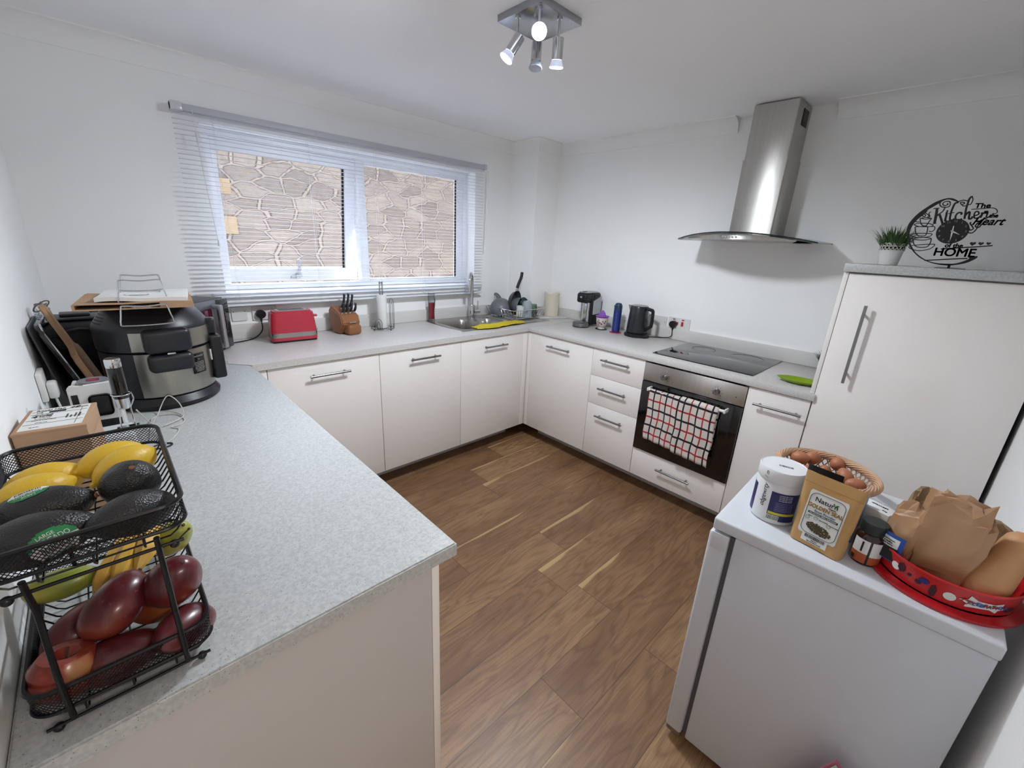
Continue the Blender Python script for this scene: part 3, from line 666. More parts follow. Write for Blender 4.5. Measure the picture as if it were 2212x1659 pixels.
SG = {'ringo':[(0.097,0.0508),(0.097,0.0428),(0.074,0.0238),(0.04,0.0128),(0.016,0.0108),(-0.013,0.0148),(-0.043,0.0248),(-0.07,0.0408),(-0.097,0.0668),(-0.116,0.0968),(-0.127,0.1248),(-0.132,0.1548),(-0.124,0.1828),(-0.11,0.2068),(-0.093,0.2258),(-0.074,0.2438),(-0.054,0.2548),(-0.036,0.2588),(-0.02,0.2548),(-0.003,0.2438)],'ringi':[(-0.009,0.2438),(-0.022,0.2488),(-0.038,0.2538),(-0.051,0.2488),(-0.058,0.2418),(-0.073,0.2288),(-0.087,0.2158),(-0.093,0.2008),(-0.107,0.1828),(-0.116,0.1628),(-0.119,0.1388),(-0.116,0.1148),(-0.105,0.0888),(-0.082,0.0568),(-0.058,0.0378),(-0.037,0.0258),(-0.011,0.0188),(0.017,0.0178),(0.043,0.0198),(0.065,0.0298),(0.078,0.0408),(0.074,0.0448),(0.097,0.0508)],'K1':[(-0.061,0.2228),(-0.058,0.2038),(-0.054,0.1668)],'K1b':[(-0.071,0.2218),(-0.054,0.2228)],'K1c':[(-0.058,0.1658),(-0.049,0.1668)],'K2':[(-0.028,0.2388),(-0.032,0.2458),(-0.042,0.2468),(-0.049,0.2418),(-0.047,0.2348),(-0.041,0.2318),(-0.034,0.2358),(-0.037,0.2398)],'K2b':[(-0.057,0.2438),(-0.057,0.2358),(-0.05,0.2278),(-0.039,0.2258),(-0.029,0.2278),(-0.027,0.2378)],'K3':[(-0.039,0.2248),(-0.042,0.2108),(-0.051,0.1998),(-0.054,0.1938)],'K4':[(-0.048,0.1998),(-0.039,0.1828),(-0.03,0.1648)],'i1':[(-0.03,0.2088),(-0.028,0.1978),(-0.026,0.1768),(-0.022,0.1788)],'i2':[(-0.031,0.2138),(-0.029,0.2118),(-0.03,0.2098)],'t1':[(-0.006,0.2428),(-0.015,0.2388),(-0.017,0.2218),(-0.017,0.2038),(-0.014,0.1828),(-0.008,0.1768),(-0.002,0.1848)],'t2':[(-0.024,0.2018),(-0.008,0.2068)],'c1':[(0.013,0.1978),(0.012,0.2048),(0.003,0.2048),(-0.001,0.1938),(0.003,0.1808),(0.012,0.1788),(0.019,0.1838)],'h1':[(0.026,0.2598),(0.023,0.2608),(0.02,0.2528),(0.02,0.2378),(0.021,0.2158),(0.026,0.1828)],'h0':[(0.026,0.2598),(0.03,0.2508),(0.029,0.2358),(0.023,0.2328),(0.012,0.2288),(0.004,0.2348),(-0.001,0.2418),(0.007,0.2428),(0.011,0.2378),(0.006,0.2358)],'h00':[(-0.007,0.2458),(0.004,0.2498),(0.017,0.2468)],'h2':[(0.024,0.1938),(0.03,0.2068),(0.034,0.2048),(0.037,0.1858),(0.043,0.1838),(0.046,0.1918)],'e1':[(0.047,0.1938),(0.059,0.1988),(0.056,0.2078),(0.049,0.2078),(0.048,0.1968),(0.053,0.1858),(0.062,0.1878),(0.067,0.1968)],'n1':[(0.066,0.2058),(0.068,0.1988),(0.067,0.1868)],'n2':[(0.067,0.1968),(0.076,0.2088),(0.081,0.2058),(0.082,0.1898),(0.087,0.1888),(0.093,0.1948)],'Th':[(0.035,0.2168),(0.062,0.2188),(0.088,0.2208),(0.1,0.2158),(0.105,0.2068),(0.102,0.2008),(0.094,0.2018)],'amp':[(0.048,0.1708),(0.045,0.1678),(0.053,0.1578),(0.059,0.1488),(0.053,0.1428),(0.048,0.1488)],'amp2':[(0.049,0.1338),(0.061,0.1338),(0.068,0.1488),(0.069,0.1748),(0.079,0.1828),(0.086,0.1818)],'H1':[(0.066,0.1708),(0.062,0.1578),(0.072,0.1528),(0.077,0.1658)],'line1':[(-0.01,0.0718),(0.044,0.0788),(0.086,0.0838),(0.126,0.0898)],'line2':[(-0.046,0.0258),(0.013,0.0338),(0.073,0.0408)],'bar':[(0.032,0.0128),(0.034,0.0028)],'c1top':[(-0.1,0.1858),(-0.083,0.1828),(-0.067,0.1858)],'c1topb':[(-0.1,0.1858),(-0.086,0.1888),(-0.067,0.1858)],'c1l':[(-0.101,0.1858),(-0.096,0.1708),(-0.087,0.1588),(-0.076,0.1588),(-0.071,0.1748),(-0.067,0.1848)],'c1h':[(-0.105,0.1868),(-0.112,0.1828),(-0.11,0.1728),(-0.1,0.1728)],'s1':[(-0.114,0.1618),(-0.103,0.1668),(-0.075,0.1668),(-0.056,0.1608),(-0.065,0.1548),(-0.096,0.1548),(-0.114,0.1618)],'c2top':[(-0.108,0.1538),(-0.072,0.1558)],'c2l':[(-0.108,0.1538),(-0.1,0.1308),(-0.089,0.1198),(-0.071,0.1198),(-0.067,0.1318),(-0.07,0.1548)],'c2h':[(-0.067,0.1548),(-0.051,0.1548),(-0.048,0.1438),(-0.054,0.1358),(-0.062,0.1378)],'s2':[(-0.115,0.1208),(-0.101,0.1278),(-0.058,0.1288),(-0.05,0.1238),(-0.061,0.1158),(-0.092,0.1128),(-0.115,0.1208)],'c3top':[(-0.1,0.1088),(-0.078,0.1138),(-0.049,0.1108),(-0.067,0.1038),(-0.093,0.1048),(-0.1,0.1088)],'c3l':[(-0.103,0.1088),(-0.095,0.0888),(-0.081,0.0768),(-0.054,0.0778),(-0.047,0.0928),(-0.048,0.1108)],'c3h':[(-0.103,0.1088),(-0.112,0.1088),(-0.108,0.0968),(-0.1,0.0948)],'s3':[(-0.108,0.0768),(-0.094,0.0828),(-0.042,0.0888),(-0.032,0.0858),(-0.043,0.0708),(-0.072,0.0628),(-0.099,0.0688),(-0.108,0.0768)],'st1':[(-0.087,0.2138),(-0.09,0.2058),(-0.082,0.1998),(-0.077,0.1928),(-0.08,0.1888)],'st2':[(-0.075,0.2098),(-0.08,0.2058),(-0.077,0.1978),(-0.074,0.1928),(-0.081,0.1898)],'st3':[(-0.097,0.2038),(-0.096,0.1948),(-0.089,0.1928),(-0.089,0.1988),(-0.097,0.2038)]}
# ---------------------------------------------------------------- undercounter fridge
FT = .8384
FW = pm('fridge white', 'c9cbd0', .32, bump=.05, bscale=900)
t = thing('undercounter_fridge', 'white undercounter fridge standing in front of the tall cupboard', 'fridge', (-1.8163, -2.4986, 0), .0298)
b = bm_new(); bx(b, .006, .524, -.53, -.058, .035, .8015, .004); link('body', b, FW, t)
b = bm_new(); bx(b, 0, .53, -.5314, .0, .803, FT, .006, 3); link('top_plate', b, FW, t)
b = bm_new(); bx(b, -.004, .534, -.046, .004, .045, .798, .008, 3); dr = link('door', b, FW, t)
b = bm_new(); bx(b, -.006, -.0035, -.047, -.004, .752, .800, .001); link('grip', b, FW, dr)
b = bm_new(); bx(b, .012, .518, -.0575, -.0465, .05, .795); link('door_gasket', b, pm('grey gasket', '55565a', .6), t)
for x in (.05, .48):
    for y in (-.08, -.49):
        b = bm_new(); cyl(b, (x, y, 0), (x, y, .036), .018, .014, 16); link('foot', b, BLACK, t)
b = bm_new(); bx(b, .0, .04, -.045, .0, .028, .044, .002); link('hinge', b, SATIN, t)
# ---- text bent round a cylinder
def tcyl(items, R, mat, name, parent):
    bm = bmesh.new()
    for s, size, ac, zc, kw in items:
        vert = kw.pop('vert', False); me = tmesh(s, size, Matrix.Rotation(pi/2 if vert else 0, 4, 'Z'), **kw)
        for v in me.vertices:
            a = ac+v.co.x/R; r = R+.0003+v.co.z*.3; z = zc+v.co.y; v.co = (r*cos(a), r*sin(a), z)
        bm.from_mesh(me); bpy.data.meshes.remove(me)
    return link(name, bm, mat, parent, smooth=False)
def wrap(b, R, a0, a1, z0, z1, seg=16, mi=0): lathe(b, [(R, z0), (R, z1)], seg, a0=a0, a1=a1, mi=mi); return b
# white tub
t = thing('supplement_tub', 'large white screw-top tub with a dark blue label, in front of the egg basket', 'tub', (-1.68, -2.596, FT))
TW = pm('tub white', 'd6d6d8', .35)
b = bm_new(); lathe(b, [(0, .0), (.050, 0), (.054, .004), (.054, .108), (.052, .112), (.052, .116), (0, .116)], 48); link('tub_body', b, TW, t)
b = bm_new(); lathe(b, [(.052, .1165), (.0545, .1175), (.0555, .120), (.0555, .146), (.053, .150), (.051, .1485), (0, .1485)], 60); ld = link('lid', b, TW, t)
A0 = rad(190); b = bm_new(); wrap(b, .0543, A0-rad(12), A0+rad(62), .012, .094); wrap(b, .0543, A0-rad(95), A0-rad(58), .012, .094)
BLU = pm('navy label', '2b2a5e', .4, nscale=200, namt=.15); lb = link('blue_label', b, BLU, t)
b = bm_new(); wrap(b, .0545, A0-rad(10), A0+rad(58), .030, .037); link('yellow_stripe', b, pm('label yellow', 'c7be22', .5), lb)
b = bm_new(); wrap(b, .0546, A0-rad(13), A0+rad(18), .010, .028); link('barcode_patch', b, PAPER, lb)
b = bm_new()
random.seed(4)
a = A0-rad(11)
while a < A0+rad(16): wd = random.uniform(.008, .03); wrap(b, .0548, a, a+wd, .015, .0265, 1); a += wd+random.uniform(.01, .03)
link('barcode', b, INK, lb, smooth=False)
tcyl([('serving size scoop', .0042, A0+rad(24), .088-i*.0048, {'sx': 1.0}) for i in range(4)], .0546, PAPER, 'small_print', lb)
tcyl([('supplement facts per serving', .0036, A0+rad(24), .066-i*.0045, {}) for i in range(6)], .0546, pm('print lilac', '8d8cc0', .6), 'small_print', lb)
tcyl([('obgewrty', .017, A0-rad(30), .075, {'vert': True, 'shear': .3}), ('1 m', .014, A0-rad(34), .132, {'vert': True, 'shear': .3})], .0552, INK, 'handwriting', t)
b = bm_new(); random.seed(7); x = -.02
while x < .012: wd = random.uniform(.0006, .0018); bx(b, -.008, .001, x, x+wd, .1486, .1489); x += wd+random.uniform(.0006, .0015)
link('lid_barcode', b, INK, ld, smooth=False, rot=(0, 0, .25))
# kraft pouch
KR = pm('kraft pouch', 'b8905c', .6, nscale=60, namt=.07, bump=.25, bscale=40)
def pouch(name, label, cat, loc, rz, w0, w1, h, dp, mat, seal=True):
    t = thing(name, label, cat, loc, rz)
    b = bm_new()
    def f(u, v):
        a = 2*pi*u; k = 1-v; wx = (w0+(w1-w0)*v)/2; dy = dp*k**.9*(1-.0*v)+.0012; cx, sy = cos(a), sin(a)
        x = wx*(1 if abs(cx) > .999 else math.copysign(abs(cx)**.55, cx)); y = dy*math.copysign(min(1, abs(sy)*1.35)**.9, sy)
        pinch = 1-.05*math.exp(-((v-.32)/.08)**2)
        return Vector((x*pinch, y-dp*.0, v*h-(.004*(x/wx)**2 if v == 0 else 0)+ (0.004 if v == 0 else 0)))
    grid(b, f, 40, 24, cu=True); bmesh.ops.holes_fill(b, edges=[e for e in b.edges if e.is_boundary])
    o = link('pouch_body', b, mat, t); return t, o
t, o = pouch('herb_pouch', 'brown kraft pouch with a white label and gold lettering, standing at the fridge front', 'pouch', (-1.738, -2.712, FT), rad(-100.4), .112, .125, .181, .022, KR)
def fp(x, z, off=.0008):  # point on the sloping front
    return Vector((x, -(.022*(1-z/.181)**.9+.0012)*1.0-off, z))
def ff(x, z, off=.0012):
    a, c = fp(x, z-.01, off), fp(x, z+.01, off); return FR(fp(x, z, off), (1, 0, 0), c-a)
b = bm_new(); grid(b, lambda u, v: fp((-.040+.080*u)*(1 if 0 < v < 1 else .93), .030+.112*v, .0008), 4, 20)
grid(b, lambda u, v: fp(-.028+.054*u, .012+.019*v, .0008), 2, 3); lb = link('front_label', b, PAPER, t)
b = bm_new(); P = [(p[0], p[1]) for p in rrect(-.036, .036, .034, .137, .014)]; tube(b, [fp(x, z, .0013) for x, z in P], .0005, 4, True); link('label_border', b, INK, lb)
texts('pouch_title', [('GOLDEN SEAL', .0135, ff(0, .104), {'sx': .84, 'off': .00022})], pm('gold print', 'b98a24', .5), lb)
texts('maker_lettering', [('Naturn', .0165, ff(-.002, .1215), {}), ('Organic', .005, ff(.012, .1125), {})], INK, lb)
texts('pouch_subtitle', [('Root Powder', .008, ff(.002, .0935), {})], pm('teal print', '3f7d86', .5), lb)
b = bm_new(); grid(b, lambda u, v: fp(-.031+.062*u, .0835+.0052*v, .0013), 2, 1); link('black_strip', b, INK, lb)
texts('strip_lettering', [('100% NATURAL HERBAL SUPPLEMENT', .0034, ff(0, .0862, .0018), {})], PAPER, lb)
texts('small_print', [('Nature', .003, ff(-.024, .078), {}), ('Natural Herbal', .003, ff(.004, .076), {}), ('Premium quality', .003, ff(.026, .074), {}), ('500g  Best before see pack', .0028, ff(0, .0155), {}), ('Batch 0142', .0028, ff(0, .0195), {})], INK, lb)
b = bm_new()
for cx, cz in ((-.029, .072), (-.012, .0765), (.016, .0705)): tube(b, [fp(cx+.004*cos(k*pi/8), cz+.004*sin(k*pi/8), .0014) for k in range(16)], .0004, 4, True)
link('seal_icons', b, pm('print green', '3c6b3f', .6), lb)
b = bm_new()
prism(b, [(0, 0), (.004, .0055), (.008, .0065), (.0065, .002), (.0045, -.001)], .0005, ff(.014, .1225)); prism(b, [(0, 0), (-.003, .004), (-.001, .0065), (.0015, .003)], .0005, ff(.013, .1235))
link('leaf_mark', b, pm('leaf green', '2f7d3c', .5), lb)
b = bm_new(); random.seed(3)
for i in range(420):
    a = random.uniform(0, 2*pi); r = random.random()**.6; x = .026*r*cos(a); z = .052+.012*r*sin(a)-x*.12; s = random.uniform(.0014, .0032)
    prism(b, [(s*cos(k*2.1+i), s*sin(k*2.1+i)*.7) for k in range(3)], .0004, ff(x, z, .001+.0004*random.random()))
link('powder_picture', b, pm('herb brown green', '4a4024', .8, nscale=300, namt=.4), lb, smooth=False)
b = bm_new(); x = -.022
while x < .02: wd = random.uniform(.0005, .0016); prism(b, [(x, 0), (x+wd, 0), (x+wd, .008), (x, .008)], .0003, ff(0, .023, .001)); x += wd+random.uniform(.0005, .0014)
link('barcode', b, INK, lb, smooth=False)
b = bm_new(); grid(b, lambda u, v: fp(-.060+.12*u, .155+.0012*v, .0009), 6, 1); link('zip_seam', b, pm('kraft seam', 'a17a49', .6), t)
# black pouch and carton behind
t, o = pouch('black_pouch', 'black and white packet squeezed between the kraft pouch and the white tub', 'pouch', (-1.68, -2.682, FT), rad(-97), .085, .075, .175, .012, BLACK)
b = bm_new(); bx(b, -.034, .034, -.0135, -.012, .01, .12, .0003); link('white_panel', b, PAPER, t)
t = thing('blue_edged_box', 'flat blue edged box standing behind the kraft pouch', 'box', (-1.640, -2.70, FT), rad(-97))
b = bm_new(); bx(b, -.072, .072, -.010, .010, 0, .131, .001); link('box_body', b, pm('box blue', '6f8fb5', .5), t)
b = bm_new(); bx(b, -.068, .068, -.0106, -.0100, .006, .118); link('front_face', b, PAPER, t, smooth=False)
t = thing('medicine_box', 'small white carton with black print behind the dark glass jar', 'box', (-1.628, -2.792, FT), rad(-110))
b = bm_new(); bx(b, -.034, .034, -.022, .022, 0, .106, .001); link('box_body', b, PAPER, t)
texts('top_print', [('VIPRANBET', .007, FR((0, .008, .1064), (1, 0, 0), (0, 1, 0)), {}), ('4mg', .006, FR((.018, -.008, .1064), (1, 0, 0), (0, 1, 0)), {})], INK, t)
# dark jar
t = thing('supplement_jar', 'dark glass jar with green-black lid and orange label, right of the kraft pouch', 'jar', (-1.707, -2.800, FT))
AMB = pm('dark amber glass', '2a1712', .12, coat=.3)
b = bm_new(); lathe(b, [(0, 0), (.027, 0), (.0295, .004), (.0295, .066), (.027, .074), (.023, .078), (0, .078)], 40); link('jar_body', b, AMB, t)
b = bm_new(); lathe(b, [(.0245, .079), (.025, .080), (.025, .101), (.0235, .104), (0, .104)], 48); link('lid', b, pm('lid dark green', '1d2622', .4), t)
A1 = math.atan2(-2.8038+2.80, -2.894+1.707); b = bm_new(); wrap(b, .0297, A1-.95, A1+.15, .030, .064); wrap(b, .0297, A1+.3, A1+1.25, .026, .064); link('paper_label', b, PAPER, t)
b = bm_new(); wrap(b, .0297, A1-.95, A1+.15, .006, .030); wrap(b, .0297, A1+.3, A1+1.25, .006, .026); link('orange_label', b, pm('label orange', 'a9532f', .5, nscale=60, namt=.3), t)
b = bm_new(); wrap(b, .0299, A1-.35, A1-.22, .034, .060, 3); wrap(b, .0299, A1-.9, A1-.6, .008, .020, 3); link('label_print', b, INK, t)
# ---- red sweets tub
REDT = pm('red tub plastic', 'b81f24', .3, coat=.2)
TC = (-1.655, -2.928)
t = thing('sweet_tub', 'round red plastic sweets tub full of bags at the fridge corner', 'tub', (TC[0], TC[1], FT))
b = bm_new(); lathe(b, [(0, 0), (.128, 0), (.130, .003), (.130, .008), (.120, .009), (.112, .012)], 80); link('base_flange', b, REDT, t)
b = bm_new(); lathe(b, [(0, .0125), (.108, .0125), (.112, .016), (.118, .062), (.1205, .063), (.1205, .066), (.117, .067), (.1145, .063), (.106, .018), (0, .0155)], 80); tb = link('tub_wall', b, REDT, t)
def RT(z): return .112+(.118-.112)*(z-.016)/.046
AC = rad(180)
STAR = [(-.052, .003), (-.036, .009), (-.034, .021), (-.016, .011), (.018, .009), (.038, .014), (.037, .004), (.05, -.004), (.032, -.009), (.030, -.019), (.012, -.010), (-.018, -.012), (-.036, -.016), (-.036, -.004)]
def cylmap(pts, ac, zc, off):
    o = []
    for x, z in pts:
        zz = zc+z; r = RT(zz)+off; a = ac+x/r; o.append(Vector((r*cos(a), r*sin(a), zz)))
    return o
def cylpoly(b, poly, ac, zc, off, mi=0):
    n0 = len(b.faces); vs = [b.verts.new(p) for p in cylmap(poly, ac, zc, off)]; c = b.verts.new(cylmap([(0, 0)], ac, zc, off)[0])
    for i in range(len(vs)): b.faces.new((c, vs[i], vs[(i+1) % len(vs)]))
    _mi(b, n0, mi)
def dens(poly, k=4):
    o = []
    for i in range(len(poly)):
        a, c = poly[i], poly[(i+1) % len(poly)]
        for j in range(k): o.append((a[0]+(c[0]-a[0])*j/k, a[1]+(c[1]-a[1])*j/k))
    return o
A2 = rad(212)
b = bm_new(); cylpoly(b, dens([(x*.78, z*.8) for x, z in STAR]), A2, .038, .0011); link('star_label', b, PAPER, tb)
def tcone(items, mat, name, parent, off):
    bm = bmesh.new()
    for s, size, ac, zc, kw in items:
        me = tmesh(s, size, Matrix.Identity(4), **kw)
        for v in me.vertices:
            zz = zc+v.co.y; r = RT(zz)+off+v.co.z*.3; a = ac+v.co.x/r; v.co = (r*cos(a), r*sin(a), zz)
        bm.from_mesh(me); bpy.data.meshes.remove(me)
    return link(name, bm, mat, parent, smooth=False)
cols = ['a3262b', '8a5a3a', '5d4a8a', '2c5fa8', '2c5fa8', 'a3262b', '6b4a2c', '6b4a2c', 'a3262b', '2c5fa8', '5d4a8a', '5d4a8a']; kk = -.0345
for i, ch in enumerate('CELEBRATIONS'):
    tcone([(ch, .0115 if i else .017, A2+(kk+.0027)/.117, .038+(.0006 if i % 2 else -.0006), {'off': .0003})], pm('letter print', cols[i], .5), 'lettering', tb, .0019); kk += .0062 if i else .0078
b = bm_new(); cylpoly(b, dens([(.0095*cos(k*pi/8), .0095*sin(k*pi/8)) for k in range(16)], 1), A2-rad(26), .036, .0011); link('round_sticker', b, PAPER, tb)
b = bm_new(); cylpoly(b, dens([(.009*cos(k*pi/8), .009*sin(k*pi/8)) for k in range(16)], 1), A2-rad(72), .040, .0011); link('round_sticker', b, PAPER, tb)
CH_ = pm('chocolate brown', '3a1a22', .5, nscale=80, namt=.3)
for (a, z, w_, h_) in ((-66, .036, .008, .012), (-50, .026, .006, .006), (-38, .022, .006, .016), (24, .022, .014, .006), (-58, .03, .004, .004)): b = bm_new(); cylpoly(b, [(w_*cos(k*pi/3+.3)*1, h_*sin(k*pi/3+.3)) for k in range(6)], A2+rad(a), z+.01, .0013); link('chocolate_picture', b, CH_, tb)
b = bm_new(); cylpoly(b, [(.009*cos(k*pi/3), .007*sin(k*pi/3)) for k in range(6)], A2-rad(46), .045, .0015); link('blue_wrapper_picture', b, pm('wrapper blue', '2a2a78', .4), tb)
# crumpled bags
def crumple(name, label, cat, loc, rz, sz, mat, seed, squash=(.75, .75), amp=.16, group=None, top=0., seg=15, rg=10, spike=.10):
    b = bm_new(); random.seed(seed)
    res = bmesh.ops.create_uvsphere(b, u_segments=seg, v_segments=rg, radius=1)
    for v in b.verts:
        p = v.co.copy()
        q = Vector((math.copysign(abs(p.x)**squash[0], p.x), math.copysign(abs(p.y)**squash[0], p.y), math.copysign(abs(p.z)**squash[1], p.z)))
        q = q*(1+random.uniform(-amp, amp*.6)); k = max(0, q.z)*top; q.y *= 1-k; q.x *= 1+.08*k
        if p.z > .5: q.z += random.uniform(-spike, spike)
        q += Vector((random.uniform(-1, 1), random.uniform(-1, 1), random.uniform(-1, 1)))*amp*.25
        v.co = Vector((q.x*sz[0], q.y*sz[1], q.z*sz[2]))
    bmesh.ops.triangulate(b, faces=b.faces[:], quad_method='ALTERNATE')
    bmesh.ops.subdivide_edges(b, edges=b.edges[:], cuts=2, use_grid_fill=True)
    for v in b.verts: v.co *= 1+.022*mnoise.noise(v.co*70+Vector((seed, 0, 0)))+.03*abs(mnoise.noise(v.co*35))
    zmin = min(v.co.z for v in b.verts)
    for v in b.verts: v.co.z -= zmin
    o = link(name, b, mat, None, ang=.35, loc=loc, rot=(0, 0, rz)); tag(o, label, cat, group); return o
PB = pm('brown paper', 'ab8462', .42, nscale=30, namt=.12, bump=.35, bscale=60, coat=.45)
PB2 = pm('dark brown paper', '8f7558', .8, nscale=25, namt=.15, bump=.5, bscale=40)
FTZ = FT+.0165
bA = crumple('bread_bag', 'tall crumpled brown bag in clear film, in the middle of the red tub', 'bag', (-1.700, -2.915, FTZ), rad(-100), (.056, .028, .098), PB, 2, amp=.17, squash=(.6, .5), top=.45, spike=.14)
bB = crumple('bread_bag', 'brown paper bag with a blue and black label, left in the red tub', 'bag', (-1.690, -2.852, FTZ), rad(-120), (.034, .028, .074), PB, 5, amp=.13, squash=(.7, .55), top=.4)
bC = crumple('paper_bag', 'folded dull brown paper bag behind the squash in the red tub', 'bag', (-1.590, -2.945, FTZ), rad(-95), (.066, .026, .066), PB2, 9, amp=.13, squash=(.55, .55), top=.3)
bD = crumple('paper_bag', 'small dark brown bag sticking up behind the film wrapped bags', 'bag', (-1.625, -2.862, FTZ), rad(-80), (.026, .018, .080), PB2, 12, amp=.13, squash=(.55, .55), top=.2)
random.seed(21); b = bm_new()      # loose ends of the film standing up from the bag
for k in range(7):
    a0 = random.uniform(-.05, .05); w_ = random.uniform(.014, .026); h_ = random.uniform(.012, .028); ph = random.uniform(0, 6)
    V = [[b.verts.new(Vector((a0+w_*(u/5-.5)+.004*sin(v*2+ph), .008*sin(u*1.7+ph)+.004*cos(v+ph), .172+h_*v/3+.004*sin(u*2.3+ph)))) for v in range(4)] for u in range(6)]
    for u in range(5):
        for v in range(3): b.faces.new((V[u][v], V[u+1][v], V[u+1][v+1], V[u][v+1]))
link('clear_film', b, CLEARP, bA, label='crinkled clear film ends')
# label on bag B
b = bm_new(); grid(b, lambda u, v: Vector((-.026+.052*u, -.0415-.004*sin(u*pi)+.004*v, .022+.062*v)), 8, 8); l1 = link('blue_label', b, pm('label royal blue', '23499a', .4), bB)
b = bm_new(); grid(b, lambda u, v: Vector((-.021+.042*u, -.0421-.004*sin((u*.8+.1)*pi)+.004*(v*.5), .024+.03*v)), 8, 4); link('black_panel', b, INK, l1)
b = bm_new(); grid(b, lambda u, v: Vector((-.018+.036*u, -.0423-.004*sin((u*.8+.1)*pi)+.004*(.5+v*.35), .054+.022*v)), 8, 4); link('white_panel', b, PAPER, l1)
texts('label_print', [(s, .0045, FR((0, -.0465, .071-i*.0055), (1, 0, 0), (0, .06, 1)), {}) for i, s in enumerate(('Oven bottom', '6 muffins', 'Best before'))], INK, l1)
# squash
SQ = pm('butternut skin', 'c29266', .5, nscale=8, namt=.06, bump=.08, bscale=60, sub=.1)
b = bm_new(); lathe(b, [(0, 0), (.012, .001), (.028, .010), (.037, .030), (.0375, .048), (.034, .068), (.030, .088), (.0285, .108), (.0295, .128), (.028, .145), (.020, .157), (.008, .162), (0, .1625)], 48)
o = link('butternut_squash', b, SQ, None, loc=(-1.708, -2.972, FTZ+.008), rot=(rad(16), rad(14), 0)); tag(o, 'pale orange butternut squash standing at the right side of the red tub', 'squash')
b = bm_new(); cyl(b, (0, 0, .161), (.002, 0, .172), .007, .005, 8); link('stalk', b, pm('stalk', '8b7a55', .8), o)
# egg basket
WK = pm('wicker', 'b99373', .6, nscale=50, namt=.2)
t = thing('egg_basket', 'round pale wicker basket holding brown eggs at the back of the fridge top', 'basket', (-1.437, -2.655, FT))
b = bm_new()
for k in range(46):
    a = 2*pi*k/46
    for tw_, ph in ((.9, 0), (-.9, .07)):
        tube(b, smooth_path([(r*cos(a+ph+tw_*s), r*sin(a+ph+tw_*s), z) for s, r, z in ((0, .078, .004), (.15, .096, .022), (.35, .110, .045), (.5, .122, .07))], 2), .0018, 4)
link('woven_side', b, WK, t)
b = bm_new()
for j in range(9):
    ph = j*2*pi/9
    tube(b, [((.122+.009*cos(5*a+ph*5))*cos(a), (.122+.009*cos(5*a+ph*5))*sin(a), .073+.009*sin(5*a+ph*5)) for a in [2*pi*k/120 for k in range(120)]], .0035, 5, True)
link('rope_rim', b, WK, t)
b = bm_new(); lathe(b, [(0, .002), (.08, .002), (.08, .006), (0, .006)], 32)
for j in range(6): tube(b, [((.015+j*.013)*cos(2*pi*k/40), (.015+j*.013)*sin(2*pi*k/40), .007) for k in range(40)], .003, 4, True)
link('woven_base', b, WK, t)
EG = pm('brown eggshell', 'a5694a', .5, nscale=10, namt=.08, sub=.05)
b = bm_new(); sphere(b, (0, 0, 0), (.0205, .0205, .026), 28, 20, f=lambda p: Vector((p.x*(1-.13*p.z), p.y*(1-.13*p.z), p.z)))
egg0 = link('egg', b, EG)
eggs = [(-1.392, -2.580, .068, 'topmost brown egg at the far left of the wicker basket'), (-1.352, -2.607, .066, 'brown egg touching the far left one, on top of the pile'), (-1.325, -2.668, .062, 'brown egg standing alone at the far side of the basket'),
 (-1.440, -2.572, .040, 'brown egg low beside the white tub lid'), (-1.408, -2.615, .036, 'brown egg in the lower row between its neighbours'), (-1.365, -2.645, .034, 'brown egg low in the middle, below the solitary one'),
 (-1.405, -2.700, .062, 'brown egg right of the black packet, left one of the pair'), (-1.435, -2.730, .058, 'brown egg nearest the right end of the wicker basket'), (-1.45, -2.630, .036, 'brown egg just showing above the black packet'), (-1.47, -2.68, .036, 'brown egg hidden low behind the kraft pouch'), (-1.405, -2.66, .036, 'brown egg at the bottom centre of the basket')]
for i, (x, y, z, lb) in enumerate(eggs):
    e = egg0 if i == 0 else egg0.copy()
    if i: COL.objects.link(e)
    e.location = (x, y, FT+z); e.rotation_euler = (rad(70+i*23), rad(i*37), rad(i*61)); tag(e, lb, 'egg', 'brown eggs in the wicker basket')
# pink board by the fridge
t = thing('pink_card', 'pink edged pale green card at the bottom of the fridge side', 'card', (-1.842, -2.880, 0.0), rad(-90))
b = bm_new(); prism(b, [(0, .405), (.10, .30), (.10, .02), (-.07, .0), (-.07, .2)], .006, FR((0, 0, 0), (1, 0, 0), (0, -.03, 1))); link('board', b, pm('pink card', 'b8647c', .5), t)
b = bm_new(); prism(b, [(0.002, .396), (.094, .298), (.094, .03), (-.064, .01), (-.064, .2)], .001, FR((0, -.0085, 0), (1, 0, 0), (0, -.03, 1))); link('green_face', b, pm('pale green card', 'a9c4ac', .6), t)
